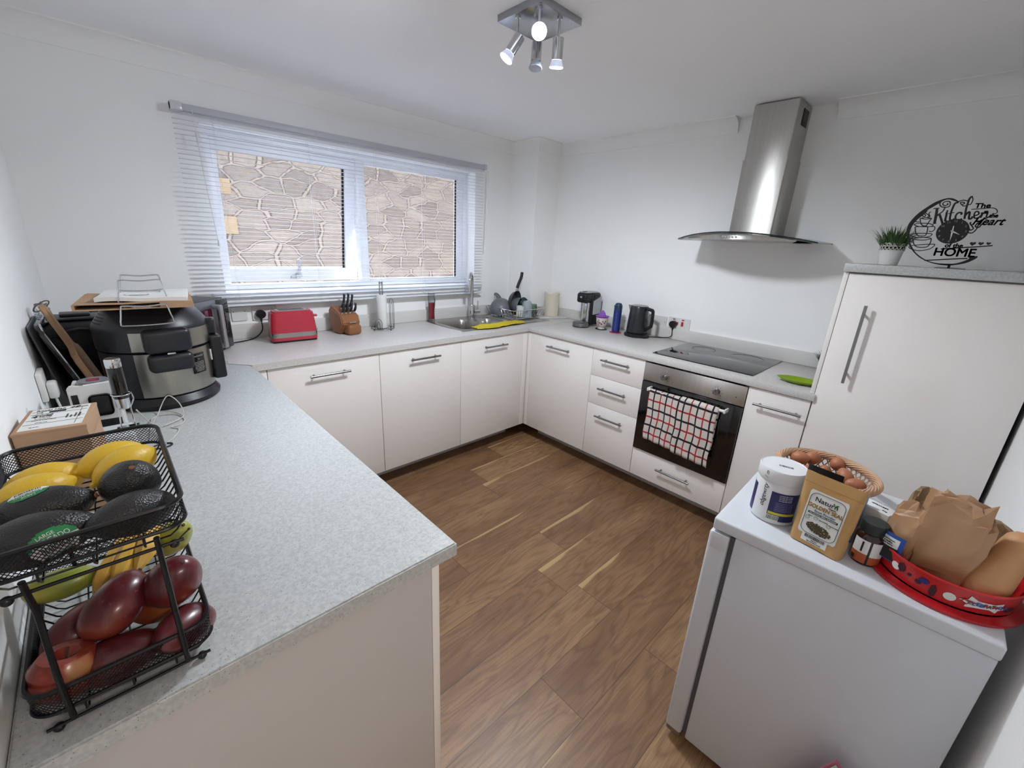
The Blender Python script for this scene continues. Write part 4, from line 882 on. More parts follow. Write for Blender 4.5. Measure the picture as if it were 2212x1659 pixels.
# ---- clock sign and plant on the tall cupboard
t = thing('wall_art_clock', 'black cut-out clock sign with lettering standing on the tall cupboard', 'clock', (-.45, -2.70, TZ))
BS = pm('matt black cutout', '151518', .5)
def S3(p, o=0): return Vector((o, -p[0], p[1]))
b = bm_new()
ro = smooth_path([(x, z, 0) for x, z in SG['ringo']], 4); ri = smooth_path([(x, z, 0) for x, z in SG['ringi']], 4)
n = 80
def samp(P, k):
    f_ = k/n*(len(P)-1); i = min(int(f_), len(P)-2); return P[i].lerp(P[i+1], f_-i)
ri2 = ri[::-1]
va = [[b.verts.new(S3(samp(ro, k), o)) for k in range(n+1)] for o in (0, .003)]; vb = [[b.verts.new(S3(samp(ri2, k), o)) for k in range(n+1)] for o in (0, .003)]
for k in range(n):
    b.faces.new((va[0][k], va[0][k+1], vb[0][k+1], vb[0][k])); b.faces.new((va[1][k], va[1][k+1], vb[1][k+1], vb[1][k]))
    b.faces.new((va[0][k], va[0][k+1], va[1][k+1], va[1][k])); b.faces.new((vb[0][k], vb[0][k+1], vb[1][k+1], vb[1][k]))
link('outer_ring', b, BS, t)
def strokes(name, keys, r, par=t, mat=BS):
    b = bm_new()
    for k in keys:
        rr = r
        if isinstance(k, tuple): k, rr = k
        P = [S3(p, .0015) for p in SG[k]]
        if len(P) > 2: P = smooth_path(P, 6)
        tube(b, P, rr*1.3, 6)
    return link(name, b, mat, par)
strokes('kitchen_lettering', [('K1', .0032), ('K1b', .0014), ('K1c', .0014), ('K2', .0014), ('K2b', .0014), ('K3', .0016), ('K4', .0030), ('i1', .0024), ('i2', .0024), ('t1', .0026), ('t2', .0013), ('c1', .0022), ('h1', .0026), ('h0', .0014), ('h00', .0014), ('h2', .0024), ('e1', .0020), ('n1', .0024), ('n2', .0020), ('Th', .0011)], .002)
strokes('swash', ['amp', 'amp2', 'H1'], .0017)
strokes('base_lines', ['line1', 'line2'], .0018)
for nm, ks in (('top_cup', ['c1top', 'c1topb', 'c1l', 'c1h', 's1']), ('middle_cup', ['c2top', 'c2l', 'c2h', 's2']), ('bottom_cup', ['c3top', 'c3l', 'c3h', 's3']), ('steam', ['st1', 'st2', 'st3'])): strokes(nm, ks, .0013)
def SF(a, z, o=-.0006): return FR((o, -a, z), (0, -1, 0), (0, 0, 1))
E_ = .0010
texts('lettering', [('The', .023, SF(.0625, .2285), {'sx': 1.15, 'off': E_, 'ext': .0015}), ('is', .015, SF(.0755, .2055), {'off': E_*.8, 'ext': .0015}), ('the', .019, SF(.100, .1935), {'off': E_, 'ext': .0015, 'sx': .9}),
  ('Heart', .037, SF(.090, .173), {'shear': .35, 'off': E_, 'ext': .0015, 'sx': .92}), ('of the', .023, SF(.0235, .0855), {'off': E_, 'ext': .0015, 'sx': .92}), ('HOME', .0425, SF(.031, .0595), {'off': E_*1.1, 'ext': .0015, 'sx': .98})], BS, t)
b = bm_new()
for a, z, s in ((.0725, .0945, .0085), (.094, .0955, .0075), (.1135, .0965, .0062)):
    prism(b, [(s*1.0*(sin(k*pi/12)**3), s*.95*(13*cos(k*pi/12)-5*cos(k*pi/6)-2*cos(k*pi/4)-cos(k*pi/3))/16) for k in range(24)], .003, SF(a, z, .003))
link('hearts', b, BS, t)
DCa, DCz = .005, .1378
b = bm_new(); cyl(b, (.002, -DCa, DCz), (-.002, -DCa, DCz), .0455, seg=64); dl = link('clock_dial', b, BS, t)
NUM = pm('numeral grey', '9a9a9c', .5)
texts('numerals', [(str(h), .0105, SF(DCa+.037*sin(h*pi/6), DCz+.037*cos(h*pi/6), -.0026), {}) for h in range(1, 13)], NUM, dl)
HND = pm('silver hand', 'd5d5d8', .3, .3)
def hand(name, ang, ln, back, w_):
    b = bm_new(); prism(b, [(-w_*.5, -back), (w_*.5, -back), (w_*.9, ln*.25), (w_*.12, ln), (-w_*.12, ln), (-w_*.9, ln*.25)], .0008, SF(DCa, DCz, -.0035) @ Matrix.Rotation(-ang, 4, 'Z')); link(name, b, HND, dl, smooth=False)
hand('minute_hand', rad(176), .034, .020, .0026); hand('hour_hand', rad(117), .026, .006, .0026)
b = bm_new(); cyl(b, (-.002, -DCa, DCz), (-.005, -DCa, DCz), .0035, seg=20); link('centre_cap', b, pm('brass cap', 'b5a98a', .3, .6), dl)
b = bm_new(); bx(b, .0, .003, -.034, -.026, .001, .015); bx(b, -.012, .02, -.078, .01, .0, .0022, .0008); link('stand_foot', b, BS, t, smooth=False)
b = bm_new(); bx(b, .0, .14, -.10, .10, 0, .006, .001); o = link('white_tray', b, WHITEP, None, loc=(-.40, -2.745, TZ)); tag(o, 'flat white slab lying behind the clock sign', 'tray')
GR = pm('grass green', '3d5a2c', .5, nscale=20, namt=.35)
def grass(b, n, r0, z0, h, spread, seed, w_=.0022):
    random.seed(seed)
    for i in range(n):
        a = random.uniform(0, 2*pi); rr = r0*random.random()**.5; x, y = rr*cos(a), rr*sin(a); L_ = h*random.uniform(.55, 1.05); a2 = a+random.uniform(-.7, .7); sp2 = spread*random.uniform(.1, 1.1)
        P = [Vector((x+cos(a2)*sp2*L_*s**1.6, y+sin(a2)*sp2*L_*s**1.6, z0+L_*(s-.25*sp2*s*s))) for s in (0, .35, .7, 1)]
        sd_ = Vector((-sin(a2), cos(a2), 0)); V = [(b.verts.new(p-sd_*w_*k), b.verts.new(p+sd_*w_*k)) for p, k in zip(P, (.8, 1, .7, .08))]
        for j in range(3): b.faces.new((V[j][0], V[j][1], V[j+1][1], V[j+1][0]))
def plant(label, loc, s, seed, holes=True):
    t = thing('potted_grass', label, 'plant', loc)
    b = bm_new(); lathe(b, [(0, 0), (.031*s, 0), (.034*s, .003*s), (.041*s, .062*s), (.041*s, .0625*s), (.038*s, .06*s), (0, .055*s)], 40); link('pot', b, WHITEP, t)
    b = bm_new(); N = 20     # lace rim of open scrolls
    for k in range(N):
        a0_ = 2*pi*k/N
        for (da, z, r) in ((0, .071, .0062), (.16, .064, .0045), (.05, .083, .0045), (-.09, .080, .003)):
            tube(b, [((.0418+.0004*j_)*s*cos(a0_+da+(r/.042)*cos(j_*pi/5)), (.0425)*s*sin(a0_+da+(r/.042)*cos(j_*pi/5)), (z+r*sin(j_*pi/5))*s) for j_ in range(10)], .0011*s, 4, True)
    tube(b, [(.0425*s*cos(2*pi*k/60), .0425*s*sin(2*pi*k/60), (.0885+.002*sin(k*2*pi*20/60))*s) for k in range(60)], .0012*s, 5, True); link('lace_rim', b, WHITEP, t)
    b = bm_new(); grass(b, 340, .034*s, .05*s, .115*s, .75, seed); link('grass', b, GR, t, smooth=False, label='fine upright green blades')
    return t
plant('artificial grass in a white lace-edged pot on top of the tall cupboard', (-.40, -2.537, TZ), 1.0, 5)
# ---------------------------------------------------------------- multi-cooker
COKX, COKY, R0 = -2.786, -.877, .156
BKS = pm('cooker dark grey', '1c1d22', .38, bump=.08, bscale=500)
STV = pm('cooker steel', 'a09c94', .3, 1, nscale=30, namt=.15, bump=.05, bscale=300, stretch=(1, 1, .02))
t = thing('multi_cooker', 'large black and steel multi-cooker with a domed lid on the left worktop', 'cooker', (COKX, COKY, H))
b = bm_new(); lathe(b, [(0, 0), (.150, .0), (.160, .006), (.162, .018), (.152, .034), (.148, .040), (0, .040)], 64); link('base', b, BLACK, t)
b = bm_new(); lathe(b, [(.146, .041), (.151, .046), (R0-.001, .11), (R0, .198), (0, .198)], 72); body = link('cooker_body', b, BKS, t)
b = bm_new(); lathe(b, [(.1515, .047), (.1575, .11), (.158, .197)], 56, a0=rad(-118), a1=rad(28)); link('steel_wrap', b, STV, body)
b = bm_new(); lathe(b, [(R0-.003, .2), (R0+.003, .205), (R0+.003, .272), (R0, .282), (.120, .336), (.100, .345), (.094, .340), (.088, .345), (0, .350)], 72); lid = link('lid', b, BKS, t)
b = bm_new(); lathe(b, [(R0+.0045, .207), (R0+.0045, .268)], 48, a0=rad(-118), a1=rad(-12)); link('steel_band', b, STV, lid)
b = bm_new()
for i in range(6):
    for (a0, a1, z) in ((-158, -146, .222+i*.008), (-142, -134, .222+i*.008)):
        lathe(b, [(R0+.0034, z), (R0+.0034, z+.003)], 4, a0=rad(a0), a1=rad(a1))
for i in range(6):
    r1 = .150-i*.006; z1 = .290+i*.0085; lathe(b, [(r1+.0015, z1), (r1-.0005, z1+.0035)], 6, a0=rad(-175), a1=rad(-150))
link('vents', b, INK, lid, smooth=False)
def hand_block(name, ang, r, w_, z0, z1, dp, mat=BLACK, bev=.012, par=None):
    b = bm_new(); bx(b, 0, dp, -w_/2, w_/2, z0, z1, bev, 4); bmesh.ops.transform(b, matrix=Matrix.Rotation(ang, 4, 'Z') @ Matrix.Translation((r, 0, 0)), verts=b.verts); return link(name, b, mat, par or t)
for a in (rad(-84), rad(96)):
    hand_block('lid_handle', a, R0-.012, .126, .2025, .280, .050, BKS, .016, lid); hand_block('side_handle', a, R0-.012, .122, .138, .1985, .046, BKS, .016, body)
hand_block('handle_slot', rad(-84), R0+.036, .022, .1995, .2045, .002, CHROME, .0005)
cp = hand_block('control_panel', rad(4), R0-.02, .17, .06, .225, .042, BLACK, .010)
hand_block('lid_latch', rad(-12), R0-.008, .045, .225, .285, .030, BKS, .008, lid)
b = bm_new(); cyl(b, (R0+.022, .02, .105), (R0+.046, .02, .105), .019, .017, 24); link('dial', b, CHROME, cp)
hand_block('rating_label', rad(-22), R0-.003, .030, .135, .175, .0075, PAPER, .0005, cp)
b = bm_new(); lathe(b, [(.1592, .108), (.1594, .178)], 10, a0=rad(-62), a1=rad(-44)); wl = link('warning_label', b, BLACKG, body)
for i in range(9):
    pass
tcyl([('CAUTION HOT', .0058, rad(-53), .168, {}), ('o', .008, rad(-53), .158, {})]+[(s, .0042, rad(-53), .147-i*.0052, {}) for i, s in enumerate(('surface is hot do not', 'touch use handle only', 'keep hands and face', 'away from vent keep', 'children and pets away', 'read all of the safety', 'notes before use'))], .1596, pm('label print', 'a5a5a5', .6), 'warning_print', wl)
b = bm_new(); lathe(b, [(.1585, .062), (.159, .100)], 6, a0=rad(-18), a1=rad(-2)); link('paper_sticker', b, PAPER, body)
# cardboard, paper and wire rack on the lid
ZT = H+.351
b = bm_new(); 
def flap(o, x0, x1, y0, y1, z0, z1, n=14, wob=.004, sd_=1):
    def f(u, v):
        x, y = x0+(x1-x0)*u, y0+(y1-y0)*v; return Vector((x, y, wob*mnoise.noise(Vector((x*9, y*9, sd_)))))
    V = [[(o.verts.new(f(i/n, j/n)+Vector((0, 0, z1))), o.verts.new(f(i/n, j/n)+Vector((0, 0, z0)))) for j in range(n+1)] for i in range(n+1)]
    for i in range(n):
        for j in range(n):
            o.faces.new([V[a][c][0] for a, c in ((i, j), (i+1, j), (i+1, j+1), (i, j+1))]); o.faces.new([V[a][c][1] for a, c in ((i, j), (i, j+1), (i+1, j+1), (i+1, j))])
    for k in range(n):
        for A, B in (((k, 0), (k+1, 0)), ((k+1, n), (k, n)), ((0, k+1), (0, k)), ((n, k), (n, k+1))):
            o.faces.new((V[A[0]][A[1]][0], V[A[0]][A[1]][1], V[B[0]][B[1]][1], V[B[0]][B[1]][0]))
flap(b, -.145, .135, -.155, .13, 0.004, .007); flap(b, -.14, .13, -.15, .125, .018, .021, sd_=3); bx(b, -.146, -.140, -.15, .125, .005, .020); bx(b, .05, .134, -.156, -.152, .004, .021)
o = link('flat_cardboard', b, CARD, None, loc=(-2.805, -.945, ZT), rot=(0, 0, rad(-6))); tag(o, 'flattened brown cardboard lying on the lid of the multi-cooker', 'cardboard')
b = bm_new(); flap(b, -.095, .125, -.125, .105, .0225, .034, wob=.006, sd_=6)
o = link('paper_stack', b, PAPER, None, loc=(-2.805, -.945, ZT), rot=(0, 0, rad(-8))); tag(o, 'white sheets of paper on top of the flat cardboard', 'paper')
t = thing('wire_trivet', 'silver wire cooking rack lying over the white paper on the cooker', 'rack', (-2.805, -.945, ZT+.02))
def loop(nm, pts, r=.0022):
    b = bm_new(); tube(b, smooth_path(pts, 5, True), r, 8, True); return link(nm, b, CHROME, t)
def quadloop(y, zt, zb, wt, wb, xo, ys=0):
    c = .006
    return [(xo-wt/2+c, y+ys, zt), (xo, y+ys, zt-.003), (xo+wt/2-c, y+ys, zt), (xo+wt/2, y+ys, zt-c), (xo+(wt+wb)/4, y+ys/2, (zt+zb)/2), (xo+wb/2, y, zb+c), (xo+wb/2-c, y, zb), (xo, y, zb-.0-.002), (xo-wb/2+c, y, zb), (xo-wb/2, y, zb+c), (xo-(wt+wb)/4, y+ys/2, (zt+zb)/2), (xo-wt/2, y+ys, zt-c)]
loop('front_loop', quadloop(-.118, .066, -.004, .100, .118, .0, .0)); loop('rear_loop', quadloop(.06, .066, .016, .100, .112, .012, .0))
loop('hanging_foot', quadloop(-.165, -.004, -.062, .108, .124, -.004, .0))
b = bm_new()
for x in (-.05, .05): tube(b, [(x, -.165, -.006), (x, -.118, -.002), (x+.004, .06, .018)], .0018, 6)
tube(b, smooth_path([(-.03, -.135, -.004), (-.028, -.15, -.012), (.026, -.15, -.012), (.03, -.135, -.004)], 4), .0016, 6); tube(b, smooth_path([(-.04, -.06, .017), (-.038, -.08, .017), (.012, -.08, .017), (.016, -.06, .017)], 4), .0016, 6)
link('cross_wires', b, CHROME, t)
# microwave in the corner
t = thing('microwave', 'dark microwave with silver handle and purple-red window in the back corner', 'microwave', (-2.434, -.205, H), math.atan2(.76, .65)+0)
# local +x back along the front from the right corner is -x ; front faces local -y
MWZ = .264
b = bm_new(); bx(b, -.45, -.001, .022, .30, .010, MWZ, .004); link('casing', b, pm('casing dark grey', '2a2a2e', .35), t)
b = bm_new(); bx(b, -.45, -.098, .0, .0215, .012, MWZ-.002, .003); dr = link('door', b, pm('door silver', '77777c', .3, .7), t)
b = bm_new(); bx(b, -.42, -.15, -.0015, .001, .045, MWZ-.035, .008); link('door_window', b, pm('window dark red', '4a1626', .08, coat=.4), dr)
b = bm_new(); bx(b, -.138, -.112, -.042, -.028, .03, MWZ-.02, .006); bx(b, -.136, -.114, -.03, .0, .03, .05, .004); bx(b, -.136, -.114, -.03, .0, MWZ-.04, MWZ-.02, .004); link('handle', b, pm('handle silver', 'a5a5a8', .3, .6), dr)
b = bm_new(); bx(b, -.097, -.001, .0, .0215, .012, MWZ-.002, .003); cp = link('control_panel', b, BLACKG, t)
b = bm_new()
for i in range(6):
    for j in range(2): cyl(b, (-.065+j*.03, .001, .215-i*.024), (-.065+j*.03, -.0012, .215-i*.024), .006, seg=12)
bx(b, -.075, -.02, -.001, .001, .03, .045, .001); link('keypad', b, pm('key grey', '3c3a44', .3), cp)
b = bm_new()
for x in (-.41, -.04):
    for y in (.05, .27): cyl(b, (x, y, 0), (x, y, .011), .012, seg=12)
link('feet', b, BLACK, t)
t = thing('steamer_pot', 'black lidded appliance half hidden behind the multi-cooker by the left wall', 'appliance', (-2.972, -.590, H), rad(2))
b = bm_new(); bx(b, -.085, .06, -.07, .06, .0, .262, .022, 4); link('body', b, pm('matt black', '17181c', .5), t)
b = bm_new(); bx(b, -.08, .055, -.065, .055, .2625, .272, .004, 3); bx(b, -.05, .03, -.03, .04, .2715, .282, .004, 3); link('lid', b, BLACK, t)
b = bm_new(); tube(b, smooth_path([(-.045, -.072, .16), (-.045, -.08, .225), (.02, -.08, .228), (.022, -.072, .16)], 6), .005, 8); link('handle', b, pm('handle dark', '24262c', .4), t)
# boards leaning on the left wall
def lean(name, label, cat, poly, th, mat, x0, z0, x1, z1, y, parts=None, rz=0):
    t = thing(name, label, cat, (x0, y, z0), rz)
    m = FR((0, 0, 0), (0, 1, 0), (x1-x0, 0, z1-z0)); b = bm_new(); prism(b, poly, th, m); bmesh.ops.bevel(b, geom=[e for e in b.edges], offset=th*.22, segments=2, affect='EDGES'); link(parts or 'board', b, mat, t, label=None); return t, m
pad = [(-.10, 0), (-.105, .02), (-.105, .17), (-.085, .195), (-.03, .205), (-.018, .22), (-.018, .335), (-.008, .352), (.008, .352), (.018, .335), (.018, .22), (.03, .205), (.085, .195), (.105, .17), (.105, .02), (.10, 0)]
t, m = lean('paddle_board', 'wooden paddle chopping board leaning against the left wall, hung ring on its handle', 'chopping board', pad, .017, WOODL, -2.950, H+.0005, -3.052, H+.337, -.79)
b = bm_new(); tube(b, [m @ Vector((.03*cos(k*pi/12)*.9, .348+.012*sin(k*pi/12), .008+.02*sin(k*pi/12+1))) for k in range(24)], .0018, 6, True); link('hanging_ring', b, pm('dark cord', '5a463a', .6), t)
t, m = lean('baking_tray', 'dark glossy tray with a chrome rim leaning behind the wooden paddle board', 'tray', rrect(-.12, .12, 0, .305, .03), .012, BLACKG, -2.976, H+.0005, -3.064, H+.292, -.80)
b = bm_new(); tube(b, [m @ Vector((x, z, .013)) for x, z in rrect(-.118, .118, .002, .303, .03)], .003, 6, True); link('chrome_rim', b, CHROME, t)
t, m = lean('grey_tray', 'thin dark grey tray nearest the left wall behind the glossy one', 'tray', rrect(-.13, .13, 0, .30, .02), .004, pm('tray grey', '4a4d50', .35), -3.028, H+.0005, -3.074, H+.295, -.83)
b = bm_new(); sphere(b, (0, 0, 0), (.02, .035, .03), 20, 14, f=lambda p: p*(1+.35*mnoise.noise(p*3))); o = link('plastic_wrap', b, CLEARP, None, loc=(-3.04, -.70, H+.375)); 
o.location = (-3.048, -.745, H+.31); tag(o, 'scrap of clear plastic film tucked behind the top of the paddle board', 'film')
# white gadget with black panels
t = thing('vegetable_slicer', 'white plastic kitchen gadget with black inserts behind the cardboard boxes', 'gadget', (-2.962, -1.235, H), rad(-3))
b = bm_new(); P = [(-.048, 0), (-.048, .178), (-.040, .186), (-.015, .180), (.02, .184), (.038, .186), (.046, .178), (.050, 0)]
prism(b, P, .012, FR((0, -.006, 0), (1, 0, 0), (0, 0, 1))); bmesh.ops.bevel(b, geom=b.edges[:], offset=.002, segments=2, affect='EDGES'); f_ = link('front_frame', b, WHITEP, t)
b = bm_new(); bx(b, -.046, .048, -.0005, .10, .0, .03, .004); bx(b, -.046, -.036, .0, .10, .03, .17, .003); bx(b, .038, .048, 0, .10, .03, .17, .003); link('side_frame', b, WHITEP, t)
b = bm_new(); bx(b, -.036, .038, .002, .095, .03, .172, .012, 4); link('drum', b, pm('drum grey', '55565b', .4), t)
b = bm_new(); bx(b, -.012, .034, -.0265, -.0185, .095, .155, .010, 4); bx(b, -.002, .044, -.0195, -.0182, .035, .080, .001); bx(b, -.043, -.030, -.0195, -.0182, .125, .160, .001); link('black_insert', b, BLACK, f_)
b = bm_new(); cyl(b, (0, .045, .172), (0, .045, .180), .034, .032, 32); kn = link('top_disc', b, pm('disc grey', '6a6b70', .3), t)
b = bm_new(); bx(b, -.012, .014, .035, .055, .1795, .1815, .002); link('red_mark', b, pm('dark red', '8a2a34', .4), kn)
# white tray under corkscrew
b = bm_new(); bx(b, -.050, .026, -.05, .05, 0, .080, .006, 3); o = link('plastic_tub', b, pm('tray white', 'c9cbcd', .4), None, loc=(-2.925, -1.36, H)); tag(o, 'white plastic tub that the chrome corkscrew stand rests on', 'tub')
# electric corkscrew
t = thing('electric_corkscrew', 'black cylindrical electric corkscrew with chrome cap on a wire stand', 'corkscrew', (-2.908, -1.365, H+.0805))
RC = .0160
b = bm_new(); lathe(b, [(0, .088), (RC*.96, .088), (RC, .092), (RC, .168), (RC*.98, .170), (0, .170)], 36); link('grip', b, BLACKG, t)
b = bm_new(); lathe(b, [(0, .1705), (RC, .1705), (RC+.0006, .176), (RC+.0006, .190), (RC-.001, .193), (0, .194)], 36); link('cap', b, CHROME, t)
b = bm_new(); lathe(b, [(0, .058), (RC*.72, .058), (RC*.9, .064), (RC*.96, .0875), (0, .0875)], 32); link('chrome_collar', b, CHROME, t)
b = bm_new()
tube(b, [((RC+.003)*cos(k*pi/14), (RC+.003)*sin(k*pi/14), .098) for k in range(28)], .0018, 6, True); tube(b, smooth_path([(RC+.003, .006, .098), (RC+.006, .004, .08), (RC, .002, .066), (.012, 0, .055), (.014, 0, .002)], 5), .002, 6); tube(b, smooth_path([(-RC-.001, .0, .098), (-.012, 0, .058), (-.016, 0, .002)], 5), .002, 6)
bx(b, -.024, .022, -.02, .02, .0, .004, .0015); link('wire_stand', b, CHROME, t)
b = bm_new()
tube(b, smooth_path([(-2.886, -1.34, H+.12), (-2.862, -1.24, H+.04), (-2.853, -1.105, H+.004), (-2.83, -1.08, H+.003), (-2.790, -1.10, H+.0025), (-2.776, -1.16, H+.0025), (-2.79, -1.20, H+.0025), (-2.815, -1.21, H+.0025), (-2.80, -1.24, H+.0025), (-2.82, -1.30, H+.0025), (-2.85, -1.345, H+.0025)], 8), .0017, 8)
tube(b, smooth_path([(-2.875, -1.30, H+.0025), (-2.86, -1.17, H+.0025), (-2.835, -1.065, H+.003), (-2.80, -1.035, H+.05), (-2.775, -1.06, H+.03), (-2.772, -1.12, H+.006), (-2.79, -1.16, H+.005), (-2.83, -1.19, H+.0045)], 8), .0017, 8)
o = link('charging_cable', b, pm('cable white', 'b9b5b0', .5), None); tag(o, 'thin white cable curled on the worktop in front of the multi-cooker', 'cable')
b = bm_new(); tube(b, [(.022*cos(k*pi/14), .022*sin(k*pi/14)*.7, .002) for k in range(28)], .0022, 6, True); o = link('rubber_band', b, BLACK, None, loc=(-2.850, -1.345, H+.0005)); tag(o, 'black rubber ring on the worktop beside the corkscrew', 'ring')
# parcels
def carton(name, label, loc, rz, w_, d_, h_):
    t = thing(name, label, 'box', loc, rz)
    b = bm_new(); bx(b, -w_/2, w_/2, -d_/2, d_/2, 0, h_, .0012); bx(b, -w_/2-.0008, w_/2+.0008, -d_/2-.0008, d_/2, h_*.86, h_+.0006, .0008); link('carton', b, CARD, t); return t
carton('cardboard_box', 'plain brown cardboard box, lowest of the stack behind the fruit rack', (-3.014, -1.545, H), -.10, .106, .145, .112)
carton('cardboard_box', 'brown cardboard box in the middle of the stack behind the fruit rack', (-3.013, -1.545, H+.1133), -.11, .106, .145, .050)
t = carton('parcel_box', 'brown parcel with a white postage label, topmost of the stack behind the fruit rack', (-3.013, -1.545, H+.1643), -.12, .106, .145, .036)
LZ = .0372
b = bm_new(); bx(b, -.047, .045, -.061, .067, .0367, LZ); lb = link('postage_label', b, PAPER, t, smooth=False)
Z3 = LZ+.0003
def TP(x, y): return FR((x, y, Z3), (1, 0, 0), (0, 1, 0))
texts('postage_print', [('Royal Mail', .0135, TP(-.017, .056), {'sx': .8, 'ext': .0002}), ('48', .017, TP(.019, .056), {'shear': .3, 'ext': .0002}), ('N5', .008, TP(-.032, .041), {'ext': .0002}), ('Customer Ref', .004, TP(-.022, .002), {'ext': .0002}), ('Return to sender address', .0035, TP(-.018, -.008), {'ext': .0002}), ('postage paid', .0035, TP(-.02, -.022), {'ext': .0002}), ('GB parcel', .0035, TP(-.026, -.048), {'ext': .0002})], INK, lb)
b = bm_new(); bx(b, -.018, .008, .037, .046, Z3-.0002, Z3+.0002); bx(b, .021, .042, .053, .0555, Z3-.0002, Z3+.0002)
for y in (.048, .032, -.005, -.030): bx(b, -.045, .043, y, y+.0006, Z3-.0002, Z3+.0002)
bx(b, .033, .0336, -.055, .048, Z3-.0002, Z3+.0002)
random.seed(2)
for i in range(14):
    for j in range(9):
        if random.random() < .55: bx(b, -.040+i*.0022, -.0382+i*.0022, .010+j*.0021, .0117+j*.0021, Z3-.0002, Z3+.0002)
for j in range(4): 
    for i in range(5):
        if j != 1 or i < 3: bx(b, .014+j*.0065, .0168+j*.0065, -.012+i*.005, -.009+i*.005, Z3-.0002, Z3+.0002)
link('postage_marks', b, INK, lb, smooth=False)
# ---------------------------------------------------------------- two-tier fruit rack
RK = pm('rack black wire', '131417', .35, .3)
RX0, RX1, RY0, RY1 = -3.050, -2.868, -2.183, -1.872
RCX, RCY = (RX0+RX1)/2, (RY0+RY1)/2
t = thing('fruit_rack', 'black two-tier wire fruit rack at the near end of the left worktop', 'fruit rack', (RCX, RCY, H))
hx, hy = (RX1-RX0)/2, (RY1-RY0)/2
PP = rrect(-hx, hx, -hy, hy, .026, 8); per = [Vector((p[0], p[1], 0)) for p in PP]; per.append(per[0]); cum = [0]
for i in range(len(per)-1): cum.append(cum[-1]+(per[i+1]-per[i]).length)
import bisect
def onper(s):
    s %= cum[-1]; i = min(bisect.bisect_right(cum, s)-1, len(per)-2); k = (s-cum[i])/(cum[i+1]-cum[i]); return per[i].lerp(per[i+1], k)
def basket(z0, kind):
    zb, zt, fl = z0+.034, z0+.066, z0+.012
    bk = link('rim_band', (lambda b: b)(tb_(zb, zt)), RK, t); 
    b = bm_new(); N = 190; st = cum[-1]/N; hgt = zt-zb-.004
    for i in range(N):
        for sg in (1, -1):
            P = [onper(i*st+sg*hgt*j/3)+Vector((0, 0, zb+.002+hgt*j/3)) for j in range(4)]; tube(b, P, .00062, 3)
    link('mesh_band', b, RK, bk, smooth=False, kind='stuff')
    b = bm_new()
    n = 15
    for i in range(n):
        y = -hy+.02+(2*hy-.04)*i/(n-1); tube(b, [(-hx+.001, y, zb), (-hx+.012, y, fl+.006), (-hx+.02, y, fl), (hx-.02, y, fl), (hx-.012, y, fl+.006), (hx-.001, y, zb)], .0013, 5)
    for x in (-.045, 0, .045): tube(b, smooth_path([(x, -hy+.001, zb), (x, -hy+.012, fl), (x, 0, fl-.002), (x, hy-.012, fl), (x, hy-.001, zb)], 2), .0013, 5)
    link('wire_floor', b, RK, bk)
    for y in (-hy+.006, hy-.006): b = bm_new(); tube(b, [(-hx+.008, y, fl-.003), (hx-.008, y, fl-.003)], .0022, 6); link('cross_bar', b, RK, bk)
    for x in (-hx+.018, hx-.018):
        for y in (-hy+.008, hy-.008):
            b = bm_new(); sphere(b, (x, y, fl-.0065), .0058, 12, 8); link('ball_foot', b, BLACK, bk)
def tb_(zb, zt):
    b = bm_new()
    for z, r in ((zt, .0030), (zb, .0024)): tube(b, [p+Vector((0, 0, z)) for p in per[:-1]], r, 6, True)
    return b
basket(.0, 'lower'); basket(.197, 'upper')
for x in (-hx+.034, hx-.034):
    for y, sg in ((-hy-.001, -1), (hy+.001, 1)):
        b = bm_new(); tube(b, smooth_path([(x, y+sg*.002, .018), (x, y+sg*.004, .04), (x, y+sg*.005, .085), (x-.0*sg, y-sg*.002, .13), (x, y-sg*.012, .17), (x, y-sg*.004, .205), (x, y, .225)], 5), .0033, 8); link('support_post', b, RK, t)
# fruit : common shapes
LEM = pm('lemon peel', 'cfa92a', .42, nscale=15, namt=.08, bump=.25, bscale=250, sub=.1)
LEM2 = pm('ripe lemon peel', 'd39a1c', .42, nscale=15, namt=.1, bump=.25, bscale=250, sub=.1)
q = NT('avocado skin'); tcn = q.n('TexCoord').outputs['Object']; v1 = q.n('TexVoronoi', {'Vector': tcn, 'Scale': 420.}).outputs['Distance']; n1 = q.n('TexNoise', {'Vector': tcn, 'Scale': 30., 'Detail': 4.}).outputs[0]
q.set(Base_Color=q.ramp(n1, [(.3, '121113'), (.6, '1c1a19'), (.8, '2c1f1e')]), Roughness=.4); q.bump(q.math('ADD', v1, q.math('MULTIPLY', n1, .6)), .35, .002); AVO = q.m
def fruit_mat(nm, c0, c1, c2, rough=.3, sc=14):
    q = NT(nm); tcn = q.n('TexCoord').outputs['Object']; n1 = q.n('TexNoise', {'Vector': tcn, 'Scale': float(sc), 'Detail': 3.}).outputs[0]; n2 = q.n('TexNoise', {'Vector': tcn, 'Scale': 220., 'Detail': 2.}).outputs[0]
    c = q.ramp(n1, [(.3, c0), (.52, c1), (.72, c2)]); c = q.mix(q.math('MULTIPLY', q.math('GREATER_THAN', n2, .70), .16), c, lin('c9a07a')); q.set(Base_Color=c, Roughness=rough); q.b.inputs['Coat Weight'].default_value = .15; return q.m
MAN = fruit_mat('mango skin red', '43141c', '571b21', '7a3524')
MANG = fruit_mat('green skin', '6f7f38', '93983e', 'b5a648', .35)
APP = fruit_mat('apple skin', '6e221e', '883325', '9a7440', .3, 22)
BANM = fruit_mat('banana skin', 'b98c38', 'cfa544', 'd9b050', .4, 30)
def put(name, bm, mat, loc, rot, label, cat, group): return tag(link(name, bm, mat, None, loc=loc, rot=tuple(rad(a) for a in rot)), label, cat, group)
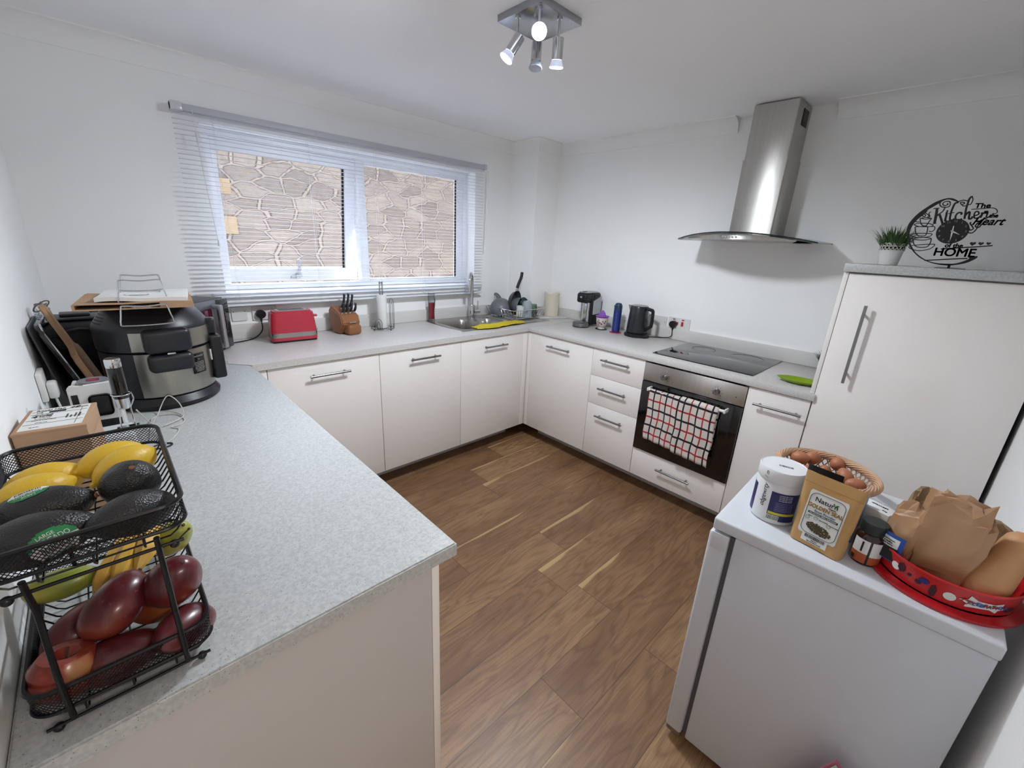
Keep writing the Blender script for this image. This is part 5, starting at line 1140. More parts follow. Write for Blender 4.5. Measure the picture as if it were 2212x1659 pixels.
def lemon_bm():
    b = bm_new(); sphere(b, (0, 0, 0), (.0245, .0245, .037), 32, 24, f=lambda p: Vector((p.x, p.y, p.z*(1+.16*abs(p.z)**6)))*(1+.012*mnoise.noise(p*4))); 
    for v in b.verts:
        s = abs(v.co.z)/.037
        if s > .93: v.co.x *= .75; v.co.y *= .75
    cyl(b, (0, 0, -.041), (0, 0, -.045), .004, .0028, 10); return b
lem = link('lemon', lemon_bm(), LEM)
FL = H+.197+.0125   # upper basket floor
for i, (x, y, z, r, lb) in enumerate(((-3.004, -1.962, .0255, (90, 0, 100), 'yellow lemon at the back left of the top basket'), (-3.013, -2.018, .034, (82, 10, 106), 'yellow lemon in front of the back left one in the top basket'),
     (-2.930, -1.955, .034, (90, 0, 112), 'orange-yellow lemon at the back right of the top basket'), (-2.917, -1.992, .035, (80, 0, 122), 'orange-yellow lemon half hidden behind the round avocado'))):
    e = lem if i == 0 else lem.copy()
    if i: COL.objects.link(e)
    e.location = (x, y, FL+z+.003); e.scale = (1.13, 1.13, 1.08); e.rotation_euler = tuple(rad(a) for a in r); tag(e, lb, 'lemon', 'lemons in the top basket')
def avo(loc, rot, s, label, lump=.02):
    b = bm_new(); V0 = Vector(loc)*9
    def f(p): k = 1-.24*max(0, p.z)**1.3+.03*p.z; return Vector((p.x*k, p.y*k, p.z*1.0))*(1+lump*mnoise.noise(p*2.2+V0)+.006*mnoise.noise(p*12+V0))
    sphere(b, (0, 0, 0), s, 44, 32, f=f); n0 = len(b.faces); cyl(b, (0, 0, s[2]*.985), (0, 0, s[2]*1.02), .0035, .003, 10, mi=1)
    return put('avocado', b, [AVO, pm('avocado stalk', '7a4a34', .8)], loc, rot, label, 'avocado', 'avocados in the top basket')
a1 = avo((-3.002, -2.062, FL+.034), (82, 0, 78), (.030, .030, .053), 'dark avocado with a green and white sticker, behind the front left one')
a2 = avo((-3.004, -2.128, FL+.031), (86, 0, 88), (.032, .031, .054), 'large dark avocado with a green LARGE AVOCADO sticker, front left of the top basket')
a3 = avo((-2.915, -2.060, FL+.040), (30, 10, 0), (.034, .033, .036), 'round knobbly black avocado, right of the middle in the top basket', .04)
a4 = avo((-2.918, -2.132, FL+.030), (80, 0, -62), (.029, .028, .050), 'smooth grey-black avocado at the front right of the top basket')
def sticker(av, c, nrm, upv, rx, ry, lines, flip=0):
    nrm = Vector(nrm).normalized(); xd = Vector(upv).normalized().cross(nrm).normalized(); yd = nrm.cross(xd); im = av.matrix_basis.inverted()
    me = av.data; from mathutils.bvhtree import BVHTree
    tr = BVHTree.FromPolygons([v.co for v in me.vertices], [tuple(p.vertices) for p in me.polygons])
    o0 = Vector(c)
    def P(x, y, off):
        w0 = im @ (o0+xd*x+yd*y+nrm*.06); d = (im.to_3x3() @ (-nrm)); h = tr.ray_cast(w0, d)
        if h[0] is None: return w0+d*.06
        return h[0]+h[1]*off
    def patch(nm, f_in, mat, off, par=av):
        b = bm_new(); n = 16
        for i in range(n*2):
            for j in range(n):
                x0, x1, y0, y1 = -rx+rx*i/n, -rx+rx*(i+1)/n, -ry+2*ry*j/n, -ry+2*ry*(j+1)/n
                if f_in((x0+x1)/2, (y0+y1)/2): b.faces.new([b.verts.new(P(x, y, off)) for x, y in ((x0, y0), (x1, y0), (x1, y1), (x0, y1))])
        bmesh.ops.remove_doubles(b, verts=b.verts, dist=1e-5); return link(nm, b, mat, par)
    inell = lambda x, y: (x/rx)**2+(y/ry)**2 < 1
    gs = patch('sticker', inell, pm('sticker green', '1f7a45', .4), .0006)
    patch('white_stripe', lambda x, y: inell(x, y) and -ry*.75 < y+flip*x*.25 < -ry*.05, PAPER, .0010, gs)
    b = bm_new()
    for s, sz, cx, cy, mt in lines:
        me2 = tmesh(s, sz, Matrix.Identity(4), ext=0)
        for v in me2.vertices: v.co = P(v.co.x+cx, v.co.y+cy, .0012)
        b.from_mesh(me2); bpy.data.meshes.remove(me2)
    link('sticker_lettering', b, PAPER, gs, smooth=False)
    b = bm_new(); random.seed(5); x = -rx*.62
    while x < rx*.62: wd = random.uniform(.0004, .0011); b.faces.new([b.verts.new(P(xx, yy, .0014)) for xx, yy in ((x, -ry*.55), (x+wd, -ry*.55), (x+wd, -ry*.15), (x, -ry*.15))]); x += wd+random.uniform(.0004, .001)
    link('sticker_barcode', b, INK, gs, smooth=False)
bpy.context.view_layer.update()
sticker(a2, (-2.988, -2.150, FL+.031), (.0, -.62, .78), (-.35, .5, .9), .0215, .0135, [('LARGE', .0052, -.003, .0078, 0), ('AVOCADO', .0066, -.001, .0024, 0)])
sticker(a1, (-3.008, -2.062, FL+.06), (-.1, -.5, .85), (.2, -.5, -.9), .018, .0095, [('LARGE', .0042, 0, .0058, 0), ('AVOCADO', .0052, 0, .0015, 0)])
FL2 = H+.0125
def mango(loc, rot, s, label, mat=MAN, name='mango', cat='mango', group='red mangoes in the lower basket'):
    b = bm_new(); V0 = Vector(loc)*11
    def f(p): return Vector((p.x*(1-.10*p.z)+.10*p.z*p.z, p.y*(1-.1*p.z), p.z))*(1+.03*mnoise.noise(p*1.5+V0))
    sphere(b, (0, 0, 0), s, 40, 28, f=f); cyl(b, (s[0]*.1, 0, s[2]*.97), (s[0]*.1, 0, s[2]*1.05), .0028, .0022, 8, mi=1)
    return put(name, b, [mat, pm('fruit stalk', '4a3524', .8)], loc, rot, label, cat, group)
mango((-2.960, -2.105, FL2+.083), (62, 0, 128), (.033, .030, .046), 'large red mango lying on top in the middle of the lower basket')
mango((-2.897, -2.108, FL2+.087), (28, 12, 10), (.036, .032, .044), 'tall red and purple mango at the right of the lower basket')
mango((-2.899, -2.150, FL2+.033), (72, 0, -50), (.030, .029, .044), 'red mango low at the front right corner of the lower basket')
mango((-2.968, -2.146, FL2+.030), (86, 0, 80), (.031, .028, .046), 'dark red mango low at the front of the lower basket')
mango((-3.005, -2.075, FL2+.045), (70, 0, 130), (.029, .028, .042), 'dark mango partly hidden behind the big one on the left')
mango((-2.925, -2.070, FL2+.035), (80, 0, 30), (.030, .029, .042), 'orange-red mango deep in the lower basket under the others', fruit_mat('mango skin orange', '8a3a26', 'a85a2e', 'b9763a'))
mango((-3.020, -1.985, FL2+.068), (86, 0, 78), (.023, .022, .044), 'green-yellow mango at the back left of the lower basket', MANG, 'green_mango', 'mango', 'green mangoes in the lower basket')
mango((-2.885, -1.985, FL2+.083), (40, 12, 20), (.027, .025, .040), 'yellow-green mango at the back right of the lower basket', MANG, 'green_mango', 'mango', 'green mangoes in the lower basket')
b = bm_new(); lathe(b, [(0, .012), (.006, .016), (.014, .024), (.026, .024), (.034, .012), (.036, -.004), (.031, -.020), (.020, -.031), (.010, -.033), (0, -.030)], 36); tube(b, [(0, 0, .013), (.002, 0, .03)], .0012, 6, mi=1)
put('apple', b, [APP, pm('apple stalk', '4a3a24', .8)], (-3.018, -2.138, FL2+.040), (-8, 12, 0), 'streaked red and yellow apple at the front left of the lower basket', 'apple', None) 
b = bm_new(); tube(b, smooth_path([(0, 0, 0), (.006, 0, .008), (.018, .002, .016)], 4), .0012, 6); sphere(b, (.018, .002, .0165), .0022, 8, 6); o = link('fruit_stalk', b, pm('twig', '4a3626', .8), None, loc=(-2.882, -2.062, FL2+.118)); tag(o, 'thin brown fruit stalk poking out beside the tall mango', 'stalk')
def banana(pts, label, r=.0145):
    b = bm_new(); P = smooth_path(pts, 6); n = len(P); tp = []
    for i in range(n):
        s = i/(n-1); tp.append(r*(.32 if s < .08 else min(1, (s-.04)*7 if s < .18 else 1) if s < .8 else max(.22, 1-(s-.8)*4)))
    tube(b, P, r, 7, taper=tp)
    return tag(link('banana', b, BANM, None, ang=.3), label, 'banana', 'bananas in the lower basket')
zb = FL2
banana([(-2.925, -1.945, zb+.075), (-2.935, -1.955, zb+.088), (-2.950, -1.985, zb+.090), (-2.968, -2.02, zb+.08), (-2.985, -2.052, zb+.056)], 'ripe yellow banana with brown spots, leftmost of the bunch')
banana([(-2.920, -1.945, zb+.075), (-2.925, -1.955, zb+.094), (-2.932, -1.985, zb+.098), (-2.945, -2.02, zb+.09), (-2.965, -2.055, zb+.07)], 'ripe banana in the middle of the bunch')
banana([(-2.914, -1.942, zb+.075), (-2.910, -1.955, zb+.096), (-2.910, -1.985, zb+.105), (-2.918, -2.015, zb+.098), (-2.935, -2.045, zb+.082)], 'ripe yellow banana at the right of the bunch')
banana([(-2.925, -1.95, zb+.055), (-2.935, -1.97, zb+.060), (-2.950, -2.0, zb+.055), (-2.965, -2.03, zb+.040), (-2.985, -2.06, zb+.022)], 'spotted brown banana underneath the bunch')
b = bm_new(); tube(b, smooth_path([(-3.035, -2.10, zb+.012), (-3.02, -2.075, zb+.018), (-3.005, -2.045, zb+.016)], 4), .006, 8, taper=None); o = link('chilli', b, MANG, None); tag(o, 'small green chilli on the lower basket floor at the left', 'chilli')
# ---------------------------------------------------------------- window worktop items
RT_ = pm('toaster red', 'b02a3c', .3, coat=.4)
t = thing('toaster', 'red two-slice toaster with a steel band on the window worktop', 'toaster', (-2.133, -.188, H), rad(-3))
b = bm_new(); TL, TD, TH = .124, .056, .176
def tf(u, v):
    z = .012+(TH-.012)*v; k = 1-.10*v**2-.02*v; e = .028; a = 2*pi*u; c, s = cos(a), sin(a)
    x = math.copysign(abs(c)**.35, c)*TL*k; y = math.copysign(abs(s)**.45, s)*TD*(1-.12*v*v); return Vector((x, y, z))
grid(b, tf, 64, 14, cu=True); bmesh.ops.holes_fill(b, edges=[e for e in b.edges if e.is_boundary]); bmesh.ops.bevel(b, geom=[e for e in b.edges if all(abs(v.co.z-TH) < 1e-5 for v in e.verts)], offset=.010, segments=4, affect='EDGES'); bd = link('toaster_body', b, RT_, t)
b = bm_new(); V = grid(b, lambda u, v: (lambda p: Vector((p.x*1.006, p.y*1.014, p.z)))(tf(u, (.030-.012)/(TH-.012)+v*.155)), 64, 2, cu=True); link('steel_band', b, pm('band steel', 'a8a5a0', .22, 1), bd)
b = bm_new(); prism(b, rrect(-.080, .080, -.034, .034, .010), .004, Matrix.Translation((0, 0, TH-.0005))); tp = link('top_plate', b, pm('top silver', 'b5b5b7', .3, .8), t)
b = bm_new()
for y in (-.015, .015): bx(b, -.064, .064, y-.0075, y+.0075, TH+.0034, TH+.0042)
link('bread_slots', b, INK, tp, smooth=False)
b = bm_new(); bx(b, .104, .138, -.012, .012, .132, .144, .004, 3); link('lever', b, RT_, t)
b = bm_new(); cyl(b, (.118, 0, .060), (.132, 0, .060), .012, .011, 20); link('dial', b, CHROME, t)
b = bm_new(); bx(b, -.115, .115, -.048, .048, .0, .013, .004); link('base', b, BLACK, t)
# knife block
WDB = pm('knife block wood', '8a5a38', .4, nscale=10, namt=.25, stretch=(1, 6, 1), coat=.2)
t = thing('knife_block', 'brown wooden knife block under the window', 'knife block', (-1.802, -.135, H), rad(8))
b = bm_new(); prism(b, [(-.030, .004), (.050, .004), (.085, .075), (.085, .140), (.060, .168), (-.055, .118), (-.070, .070)], .124, FR((-.062, 0, 0), (0, 1, 0), (0, 0, 1))); bmesh.ops.bevel(b, geom=b.edges[:], offset=.006, segments=3, affect='EDGES'); bk = link('block', b, WDB, t)
b = bm_new(); bx(b, -.040, .052, -.105, -.028, 0, .066, .020, 4); link('front_foot', b, WDB, t)
b = bm_new(); bx(b, -.016, .030, -.0745, -.0690, .070, .080, .002); link('steel_badge', b, CHROME, t)
b = bm_new()
for x in (-.042, -.016, .012, .040): bx(b, x-.006, x+.006, -.047, -.020, .1225, .1255, .001, rot=Matrix.Rotation(rad(23), 4, 'X'))
link('slot_plates', b, BLACK, bk)
HB = pm('knife handle black', '22262e', .35)
dK = Vector((.18, -.28, .95)).normalized()
ORD = ('first', 'second', 'third', 'fourth')
for i, x in enumerate((-.040, -.014, .014, .042)):
    for row in (0, 1):
        if row == 1 and i == 0: continue
        y_ = -.034+row*.048; L_ = .058+row*.030-(.006 if i == 3 else 0)
        p = Vector((x, y_, .1275+(y_+.034)*.435)); k_ = thing('kitchen_knife', '%s black-handled knife from the left in the %s row of the wooden block' % (ORD[i], ('front', 'back')[row]), 'knife', (0, 0, 0), 0, 'knives in the wooden block')
        k_.location = t.location+Matrix.Rotation(rad(8), 3, 'Z') @ p; k_.rotation_euler = (0, 0, rad(8))
        d = dK; b = bm_new(); sd_ = Vector((1, 0, 0)); pr = []
        for j in range(9):
            s_ = j/8; c = d*(.012+L_*s_)+Vector((0, -.006*sin(s_*pi)+.010*s_*s_, 0)); w_ = .0085+.0025*sin(s_*pi*2.0)+(.0025 if s_ > .8 else 0); th_ = .0065
            n_ = sd_.cross(d); pr.append([b.verts.new(c+sd_*th_*cos(a)+n_*w_*sin(a)) for a in [2*pi*q_/12 for q_ in range(12)]])
        for j in range(8):
            for q_ in range(12): b.faces.new((pr[j][q_], pr[j][(q_+1) % 12], pr[j+1][(q_+1) % 12], pr[j+1][q_]))
        b.faces.new(pr[0][::-1]); b.faces.new(pr[-1]); link('handle', b, HB, k_)
        b = bm_new(); cyl(b, d*.001, d*.0125, .0068, seg=14); link('bolster', b, CHROME, k_)
# kitchen roll
WR = pm('dark wire', '6a6a6c', .3, .8)
t = thing('kitchen_roll_holder', 'wire kitchen roll holder with loops on the window worktop', 'roll holder', (-1.556, -.150, H))
b = bm_new(); R_ = .075
tube(b, [(R_*cos(k*pi/24), R_*sin(k*pi/24), .010) for k in range(48)], .0022, 6, True); tube(b, [(R_*.5*cos(k*pi/16), R_*.5*sin(k*pi/16), .010) for k in range(32)], .0015, 6, True)
for k in range(4): a = k*pi/2+.6; tube(b, [(R_*.0*cos(a), 0, .010), (R_*cos(a), R_*sin(a), .010)], .0015, 6)
link('base_ring', b, WR, t)
for k in range(4):
    a = k*pi/2+.3; b = bm_new(); sphere(b, (R_*cos(a), R_*sin(a), .0055), .0055, 12, 8); link('foot', b, WR, t)
b = bm_new()
for s in (-1, 1):
    tube(b, smooth_path([(s*.012, 0, .01), (s*.012, 0, .29), (s*.010, 0, .305), (0, 0, .309)], 5), .0018, 6); tube(b, smooth_path([(0, s*.012, .01), (0, s*.012, .29), (0, s*.010, .305), (0, 0, .309)], 5), .0018, 6)
link('centre_loop', b, WR, t)
b = bm_new()
for (cx, w_, h_) in ((.052, .030, .205), (.052, .013, .180)): tube(b, smooth_path([(cx-w_*.5, -.035, .01), (cx-w_*.5, -.035, h_-.03), (cx, -.035, h_), (cx+w_*.5, -.035, h_-.03), (cx+w_*.5, -.035, .01)], 6), .0018, 6)
for (cx, w_, h_) in ((-.048, .046, .080), (-.048, .018, .062)): tube(b, smooth_path([(cx-w_*.5, -.04, .01), (cx-w_*.5, -.04, h_-.025), (cx, -.04, h_), (cx+w_*.5, -.04, h_-.025), (cx+w_*.5, -.04, .01)], 6), .0018, 6)
link('side_loops', b, WR, t)
b = bm_new(); lathe(b, [(.0145, .0), (.032, .0), (.033, .002), (.033, .218), (.032, .22), (.0145, .22), (.0145, 0)], 36); o = link('kitchen_roll', b, PAPER, None, loc=(-1.556, -.150, H+.012)); tag(o, 'white paper kitchen roll standing on the wire holder', 'kitchen roll')
# washing-up liquid
t = thing('soap_bottle', 'clear bottle half full of red washing-up liquid at the left of the sink', 'bottle', (-1.118, -.075, H+.0036))
q = glassmat('clear bottle', (.80, .82, .84), .4, .1)
b = bm_new(); lathe(b, [(0, 0), (.026, 0), (.027, .01), (.0245, .06), (.026, .12), (.028, .20), (.027, .212), (0, .212)], 28, sy=.62); link('bottle_shell', b, q, t)
b = bm_new(); lathe(b, [(0, .018), (.0245, .018), (.0225, .06), (.0235, .12), (.0245, .140), (0, .140)], 28, sy=.60); link('red_liquid', b, pm('red liquid', '9a1a34', .25, coat=.3), t)
b = bm_new(); lathe(b, [(0, .2125), (.027, .2125), (.028, .219), (0, .221)], 28, sy=.62); link('flip_cap', b, pm('cap white', 'dfe2e6', .3), t)
b = bm_new(); prism(b, [(.010, .10), (.014, .14), (.019, .18), (.022, .16), (.020, .12), (.016, .09)], .0006, FR((0, -.0175, 0), (1, 0, 0), (0, 0, 1))); link('printed_label', b, pm('label dark', '3a3038', .5), t)
# yellow cloth
b = bm_new()
def cl(u, v):
    x = -1.015+.50*u; w_ = .5-.5*abs(2*u-1)**1.6; yc = -.465-.02*sin(u*5); y = yc+(v-.5)*(.075+.085*w_)-.012*sin(u*9+v*3)
    z = H+.0115+.024*abs(sin(u*6+v*3.5))*w_*(.4+.6*v)+.007*mnoise.noise(Vector((u*8, v*5, 2))); 
    return Vector((x, y, max(z, H+.006)))
grid(b, cl, 50, 16); o = link('yellow_cloth', b, pm('yellow cloth', 'c8b428', .9, bump=.5, bscale=300), None); md = o.modifiers.new('s', 'SOLIDIFY'); md.thickness = .0022; md.offset = 1; tag(o, 'yellow cleaning cloth draped along the front edge of the sink', 'cloth')
# dish rack and dishes
DX0, DX1, DY0, DY1, DZ = -.585, -.215, -.415, -.075, H+.006
t = thing('dish_rack', 'silver wire dish rack full of washing-up on the sink drainer', 'dish rack')
b = bm_new(); top, bot = DZ+.082, DZ+.012
rr = rrect(DX0, DX1, DY0, DY1, .025, 5); r2 = rrect(DX0+.03, DX1-.03, DY0+.025, DY1-.025, .02, 5)
tube(b, [(x, y, top) for x, y in rr], .0042, 6, True); tube(b, [(x, y, bot) for x, y in r2], .003, 6, True); link('rim', b, CHROME, t)
b = bm_new(); n = 14
for i in range(n+1):
    s = i/n; xa, xb = DX0+(DX1-DX0)*s, DX0+.03+(DX1-DX0-.06)*s; tube(b, [(xa, DY0, top), (xb, DY0+.025, bot), (xb, DY1-.025, bot), (xa, DY1, top)], .0021, 5)
for i in range(1, 9):
    s = i/9; ya, yb = DY0+(DY1-DY0)*s, DY0+.025+(DY1-DY0-.05)*s; tube(b, [(DX0, ya, top), (DX0+.03, yb, bot), (DX1-.03, yb, bot), (DX1, ya, top)], .0021, 5)
link('wire_basket', b, CHROME, t)
for x in (DX0+.05, DX1-.05):
    for y in (DY0+.05, DY1-.05): b = bm_new(); tube(b, [(x, y, DZ), (x, y, bot)], .003, 6); link('foot', b, SATIN, t)
GRY = pm('grey enamel', '6c6f75', .35, nscale=20, namt=.05)
def bowl(name, label, cat, loc, rot, R, d, mat, th=.002):
    b = bm_new(); P = [(R*sin(a), -d*cos(a)) for a in [i/12*pi/2 for i in range(13)]]; Q = [((R-th)*sin(a), -(d-th)*cos(a)) for a in [i/12*pi/2 for i in range(12, -1, -1)]]
    lathe(b, [(0, -d)]+P[1:]+Q[:-1]+[(0, -(d-th))], 40); o = link(name, b, mat, None, loc=loc, rot=tuple(rad(a) for a in rot)); return tag(o, label, cat)
bowl('mixing_bowl', 'grey bowl tipped upside down at the left of the dish rack', 'bowl', (-.520, -.190, DZ+.072), (0, 148, 20), .088, .082, GRY)
bowl('glass_lid', 'clear glass lid standing behind the grey bowl', 'lid', (-.490, -.125, DZ+.115), (10, -110, -30), .080, .03, glassmat('lid glass', (.8, .82, .84), .5, .08))
t = thing('frying_pan', 'grey frying pan standing on edge with its black handle pointing up', 'pan', (-.430, -.225, DZ+.12))
Mp = FR((0, 0, 0), (.93, .36, .0), (.10, .0, 1)); b = bm_new(); lathe(b, [(0, .0), (.075, .0), (.086, .010), (.100, .038), (.102, .040), (.099, .040), (.084, .013), (.073, .003), (0, .003)], 44); bmesh.ops.transform(b, matrix=Mp, verts=b.verts); link('pan_body', b, pm('pan dark grey', '3a3d42', .35), t)
b = bm_new(); tube(b, smooth_path([Mp @ Vector((0, .098, .036)), Mp @ Vector((.002, .125, .040))], 4), .010, 10); link('ferrule', b, CHROME, t)
b = bm_new(); tube(b, smooth_path([Mp @ Vector((0, .122, .040)), Mp @ Vector((.006, .155, .046)), Mp @ Vector((.034, .205, .052)), Mp @ Vector((.050, .245, .050))], 6), .0125, 12, taper=None); link('handle', b, BLACK, t)
bowl('saucepan', 'grey pot propped inside the frying pan', 'pan', (-.385, -.270, DZ+.095), (100, 0, 30), .066, .080, GRY)
b = bm_new(); lathe(b, [(0, 0), (.026, 0), (.030, .004), (.033, .088), (.0315, .088), (.028, .006), (0, .005)], 32); o = link('white_cup', b, pm('cup white', 'd5d5d3', .3), None, loc=(-.445, -.345, DZ+.0185)); tag(o, 'white cup in the dish rack left of the clear beaker', 'cup')
t = thing('plastic_beaker', 'cloudy clear beaker standing upside down at the front of the dish rack', 'beaker', (-.395, -.372, DZ+.0185))
b = bm_new(); lathe(b, [(.042, 0), (.041, .06), (.039, .105), (.032, .125), (.028, .128), (0, .128)], 36); link('beaker_body', b, pm('cloudy plastic', 'a9b2b9', .25, alpha=.72), t)
b = bm_new(); bx(b, -.014, .014, -.012, .012, .1285, .1295, .0003); link('base_label', b, PAPER, t)
b = bm_new(); lathe(b, [(.030, 0), (.029, .05), (.027, .095), (.023, .1), (0, .1)], 28); o = link('drinking_glass', b, glassmat('green glass', (.45, .62, .5), .5, .06), None, loc=(-.318, -.372, DZ+.0185)); tag(o, 'green tinted glass upside down right of the clear beaker', 'glass')
b = bm_new()
def lf(p): a = math.atan2(p.y, p.x); return Vector((p.x*(1+.12*cos(7*a)), p.y*(1+.12*cos(7*a)), p.z))
sphere(b, (0, 0, 0), (.075, .070, .050), 48, 20, f=lf); o = link('green_colander', b, pm('dark green plastic', '12332c', .45), None, loc=(-.310, -.255, DZ+.082), rot=(rad(70), rad(20), 0)); tag(o, 'dark green scalloped plastic bowl at the back right of the dish rack', 'bowl')
b = bm_new(); tube(b, smooth_path([(-.33, -.40, DZ+.03), (-.29, -.375, DZ+.058), (-.25, -.35, DZ+.072), (-.215, -.33, DZ+.066)], 5), .005, 8); o = link('wooden_spoon', b, WOODL, None); tag(o, 'wooden spoon lying at the right end of the dish rack', 'spoon')
b = bm_new(); tube(b, smooth_path([(-.315, -.385, DZ+.028), (-.27, -.36, DZ+.04), (-.235, -.335, DZ+.052)], 4), .007, 8); o = link('dish_brush', b, pm('lilac plastic', '8f7aa8', .4), None); tag(o, 'lilac brush in the cutlery end of the dish rack', 'brush')
# corner board and candle
b = bm_new(); prism(b, [(-.262, -.285), (-.012, -.285), (-.012, -.50), (-.045, -.50), (-.262, -.400)], .012, Matrix.Translation((0, 0, H+.0005))); bmesh.ops.bevel(b, geom=b.edges[:], offset=.002, segments=2, affect='EDGES'); o = link('corner_board', b, pm('board white', 'cfcfcc', .3), None); tag(o, 'white board in the corner under the candle', 'board')
t = thing('candle', 'tall cream pillar candle with a dipped top in the corner', 'candle', (-.092, -.368, H+.013))
WX = pm('candle wax', 'd6cdbd', .5, sub=.2)
def cf(u, v):
    a = 2*pi*u; R_ = .064; zt = .200-.012*(1+cos(2*(a-rad(235))))/2*1.6
    if v <= .7: return Vector((R_*cos(a), R_*sin(a), zt*v/.7))
    k = (v-.7)/.3; return Vector((R_*(1-k)*cos(a), R_*(1-k)*sin(a), zt-.030*(1-(1-k)**2)-(zt-.188)*k))
b = bm_new(); grid(b, cf, 48, 20, cu=True); link('wax_body', b, WX, t)
b = bm_new(); lathe(b, [(0, 0), (.004, .004), (.0025, .014), (0, .02)], 12, (0, 0, .158)); link('flame_tip', b, pm('flame plastic', 'e6dcc4', .4), t)
# ---------------------------------------------------------------- right worktop items
t = thing('hot_water_dispenser', 'black and silver one-cup hot water dispenser on the right worktop', 'kettle', (-.150, -.800, H), rad(180))
# local +x faces the room
b = bm_new(); bx(b, -.085, .02, -.058, .058, .012, .262, .022, 4); bd = link('back_column', b, BLACK, t)
b = bm_new(); prism(b, [(-.084, .10), (.010, .095), (.014, .20), (-.084, .235)], .004, FR((0, -.0565, 0), (1, 0, 0), (0, 0, 1))); link('water_window', b, pm('cloudy tank', 'a9adb0', .2), bd); b = bm_new()
prism(b, [(-.084, .10), (.010, .095), (.014, .20), (-.084, .235)], .004, FR((0, .0605, 0), (1, 0, 0), (0, 0, 1))); link('water_window', b, pm('cloudy tank', 'a9adb0', .2), bd)
b = bm_new(); bx(b, .0, .100, -.046, .046, .185, .260, .018, 4); link('spout_head', b, BLACK, t)
b = bm_new(); prism(b, rrect(-.078, .094, -.045, .045, .04, 8), .006, Matrix.Translation((0, 0, .2605))); tpp = link('top_plate', b, pm('top silver', 'a5a6a8', .3, .7), t)
b = bm_new()
for x in (.07, .045): cyl(b, (x, 0, .2665), (x, 0, .270), .009, seg=16)
link('button', b, BLACK, tpp)
b = bm_new(); cyl(b, (.03, -.025, .03), (.03, -.025, .186), .013, seg=20); cyl(b, (.03, .025, .03), (.03, .025, .186), .013, seg=20); bx(b, .018, .036, -.036, .036, .03, .186, .006); link('chrome_front', b, CHROME, t)
b = bm_new(); lathe(b, [(0, .004), (.060, .004), (.062, .008), (.062, .030), (.058, .034), (0, .034)], 44, (.075, 0, 0)); dt = link('drip_tray', b, SATIN, t)
b = bm_new(); lathe(b, [(.0, .0345), (.055, .0345), (.056, .036), (0, .036)], 40, (.075, 0, 0)); lathe(b, [(.0625, .003), (.0628, .007), (.058, .007)], 40, (.075, 0, 0)); link('grille', b, pm('grille dark', '3a3b3e', .3, .5), dt)
b = bm_new(); bx(b, .0995, .1015, -.010, .010, .222, .234, .003); link('maker_badge', b, CHROME, t)
t = thing('citrus_juicer', 'white floral cup with a lilac citrus squeezer on top, on a dark coaster', 'juicer', (-.168, -.955, H+.0045))
b = bm_new(); lathe(b, [(0, 0), (.026, 0), (.027, .006), (.024, .012), (.034, .022), (.043, .050), (.046, .086), (.044, .086), (0, .080)], 36); cu_ = link('cup', b, pm('cup white glaze', 'cfc6c2', .25), t)
b = bm_new(); tube(b, smooth_path([(-.040, 0, .072), (-.056, -.006, .068), (-.058, -.006, .045), (-.036, 0, .028)], 6), .0042, 8); link('cup_handle', b, pm('handle pink', 'c08f88', .4), cu_)
b = bm_new()
for a, z in ((3.4, .05), (3.9, .06), (3.7, .042), (4.2, .05), (2.9, .055), (3.15, .07), (4.4, .062)):
    for k in range(5): sphere(b, ((.0435+.002*(z-.05)/.03)*cos(a+.09*cos(k*1.256)), (.0435)*sin(a+.09*cos(k*1.256)), z+.004*sin(k*1.256)), .0026, 8, 6)
link('flower_pattern', b, pm('flower print', '6a2f3e', .5), cu_)
LIL = pm('lilac plastic', '8f55b5', .4); b = bm_new(); lathe(b, [(.0, .084), (.040, .086), (.050, .094), (.051, .098), (.047, .096), (.036, .090), (0, .090)], 36)
lathe(b, [(.024, .090), (.022, .108), (.016, .124), (.007, .136), (0, .141)], 48, fr=lambda a: 1+.13*cos(10*a)); link('squeezer', b, LIL, t)
def coaster(label, loc, mat, r=.046): b = bm_new(); lathe(b, [(0, 0), (r, 0), (r+.001, .002), (r, .004), (0, .004)], 40); return tag(link('coaster', b, mat, None, loc=loc), label, 'coaster', 'round coasters on the right worktop')
coaster('dark round coaster under the floral cup', (-.168, -.955, H+.0003), BLACK, .044); coaster('red round coaster under the blue bottle', (-.178, -1.090, H+.0003), pm('coaster red', 'b02036', .4), .043)
t = thing('water_bottle', 'slim blue water bottle with dark flip cap on a red coaster', 'bottle', (-.178, -1.090, H+.0046))
b = bm_new(); lathe(b, [(0, 0), (.026, 0), (.029, .003), (.029, .160), (.028, .165), (0, .165)], 32); bb = link('bottle_body', b, pm('bottle blue', '1f2f73', .3), t)
b = bm_new(); lathe(b, [(0, .1655), (.0285, .1655), (.0285, .19), (.024, .205), (.016, .213), (0, .215)], 32); bx(b, -.045, -.018, -.010, .010, .186, .200, .005); bx(b, .022, .038, -.008, .008, .172, .20, .005); link('flip_cap', b, pm('cap slate', '26384f', .4), t)
b = bm_new()
for i in range(14): a = rad(200+0*i); bx(b, -.0292*cos(rad(12)), -.0287*cos(rad(12)), -.0292*sin(rad(24))-.0, -.0292*sin(rad(24))+.003, .02+i*.0098, .0212+i*.0098+(.001 if i % 3 == 0 else 0))
link('scale_marks', b, PAPER, bb, smooth=False)
t = thing('electric_kettle', 'black electric jug kettle on its base on the right worktop', 'kettle', (-.148, -1.245, H), rad(-100))
b = bm_new(); lathe(b, [(0, 0), (.082, .0), (.086, .004), (.085, .018), (.078, .024), (0, .024)], 44); bx(b, .05, .098, -.028, .028, 0, .02, .006, 3); link('power_base', b, BLACK, t)
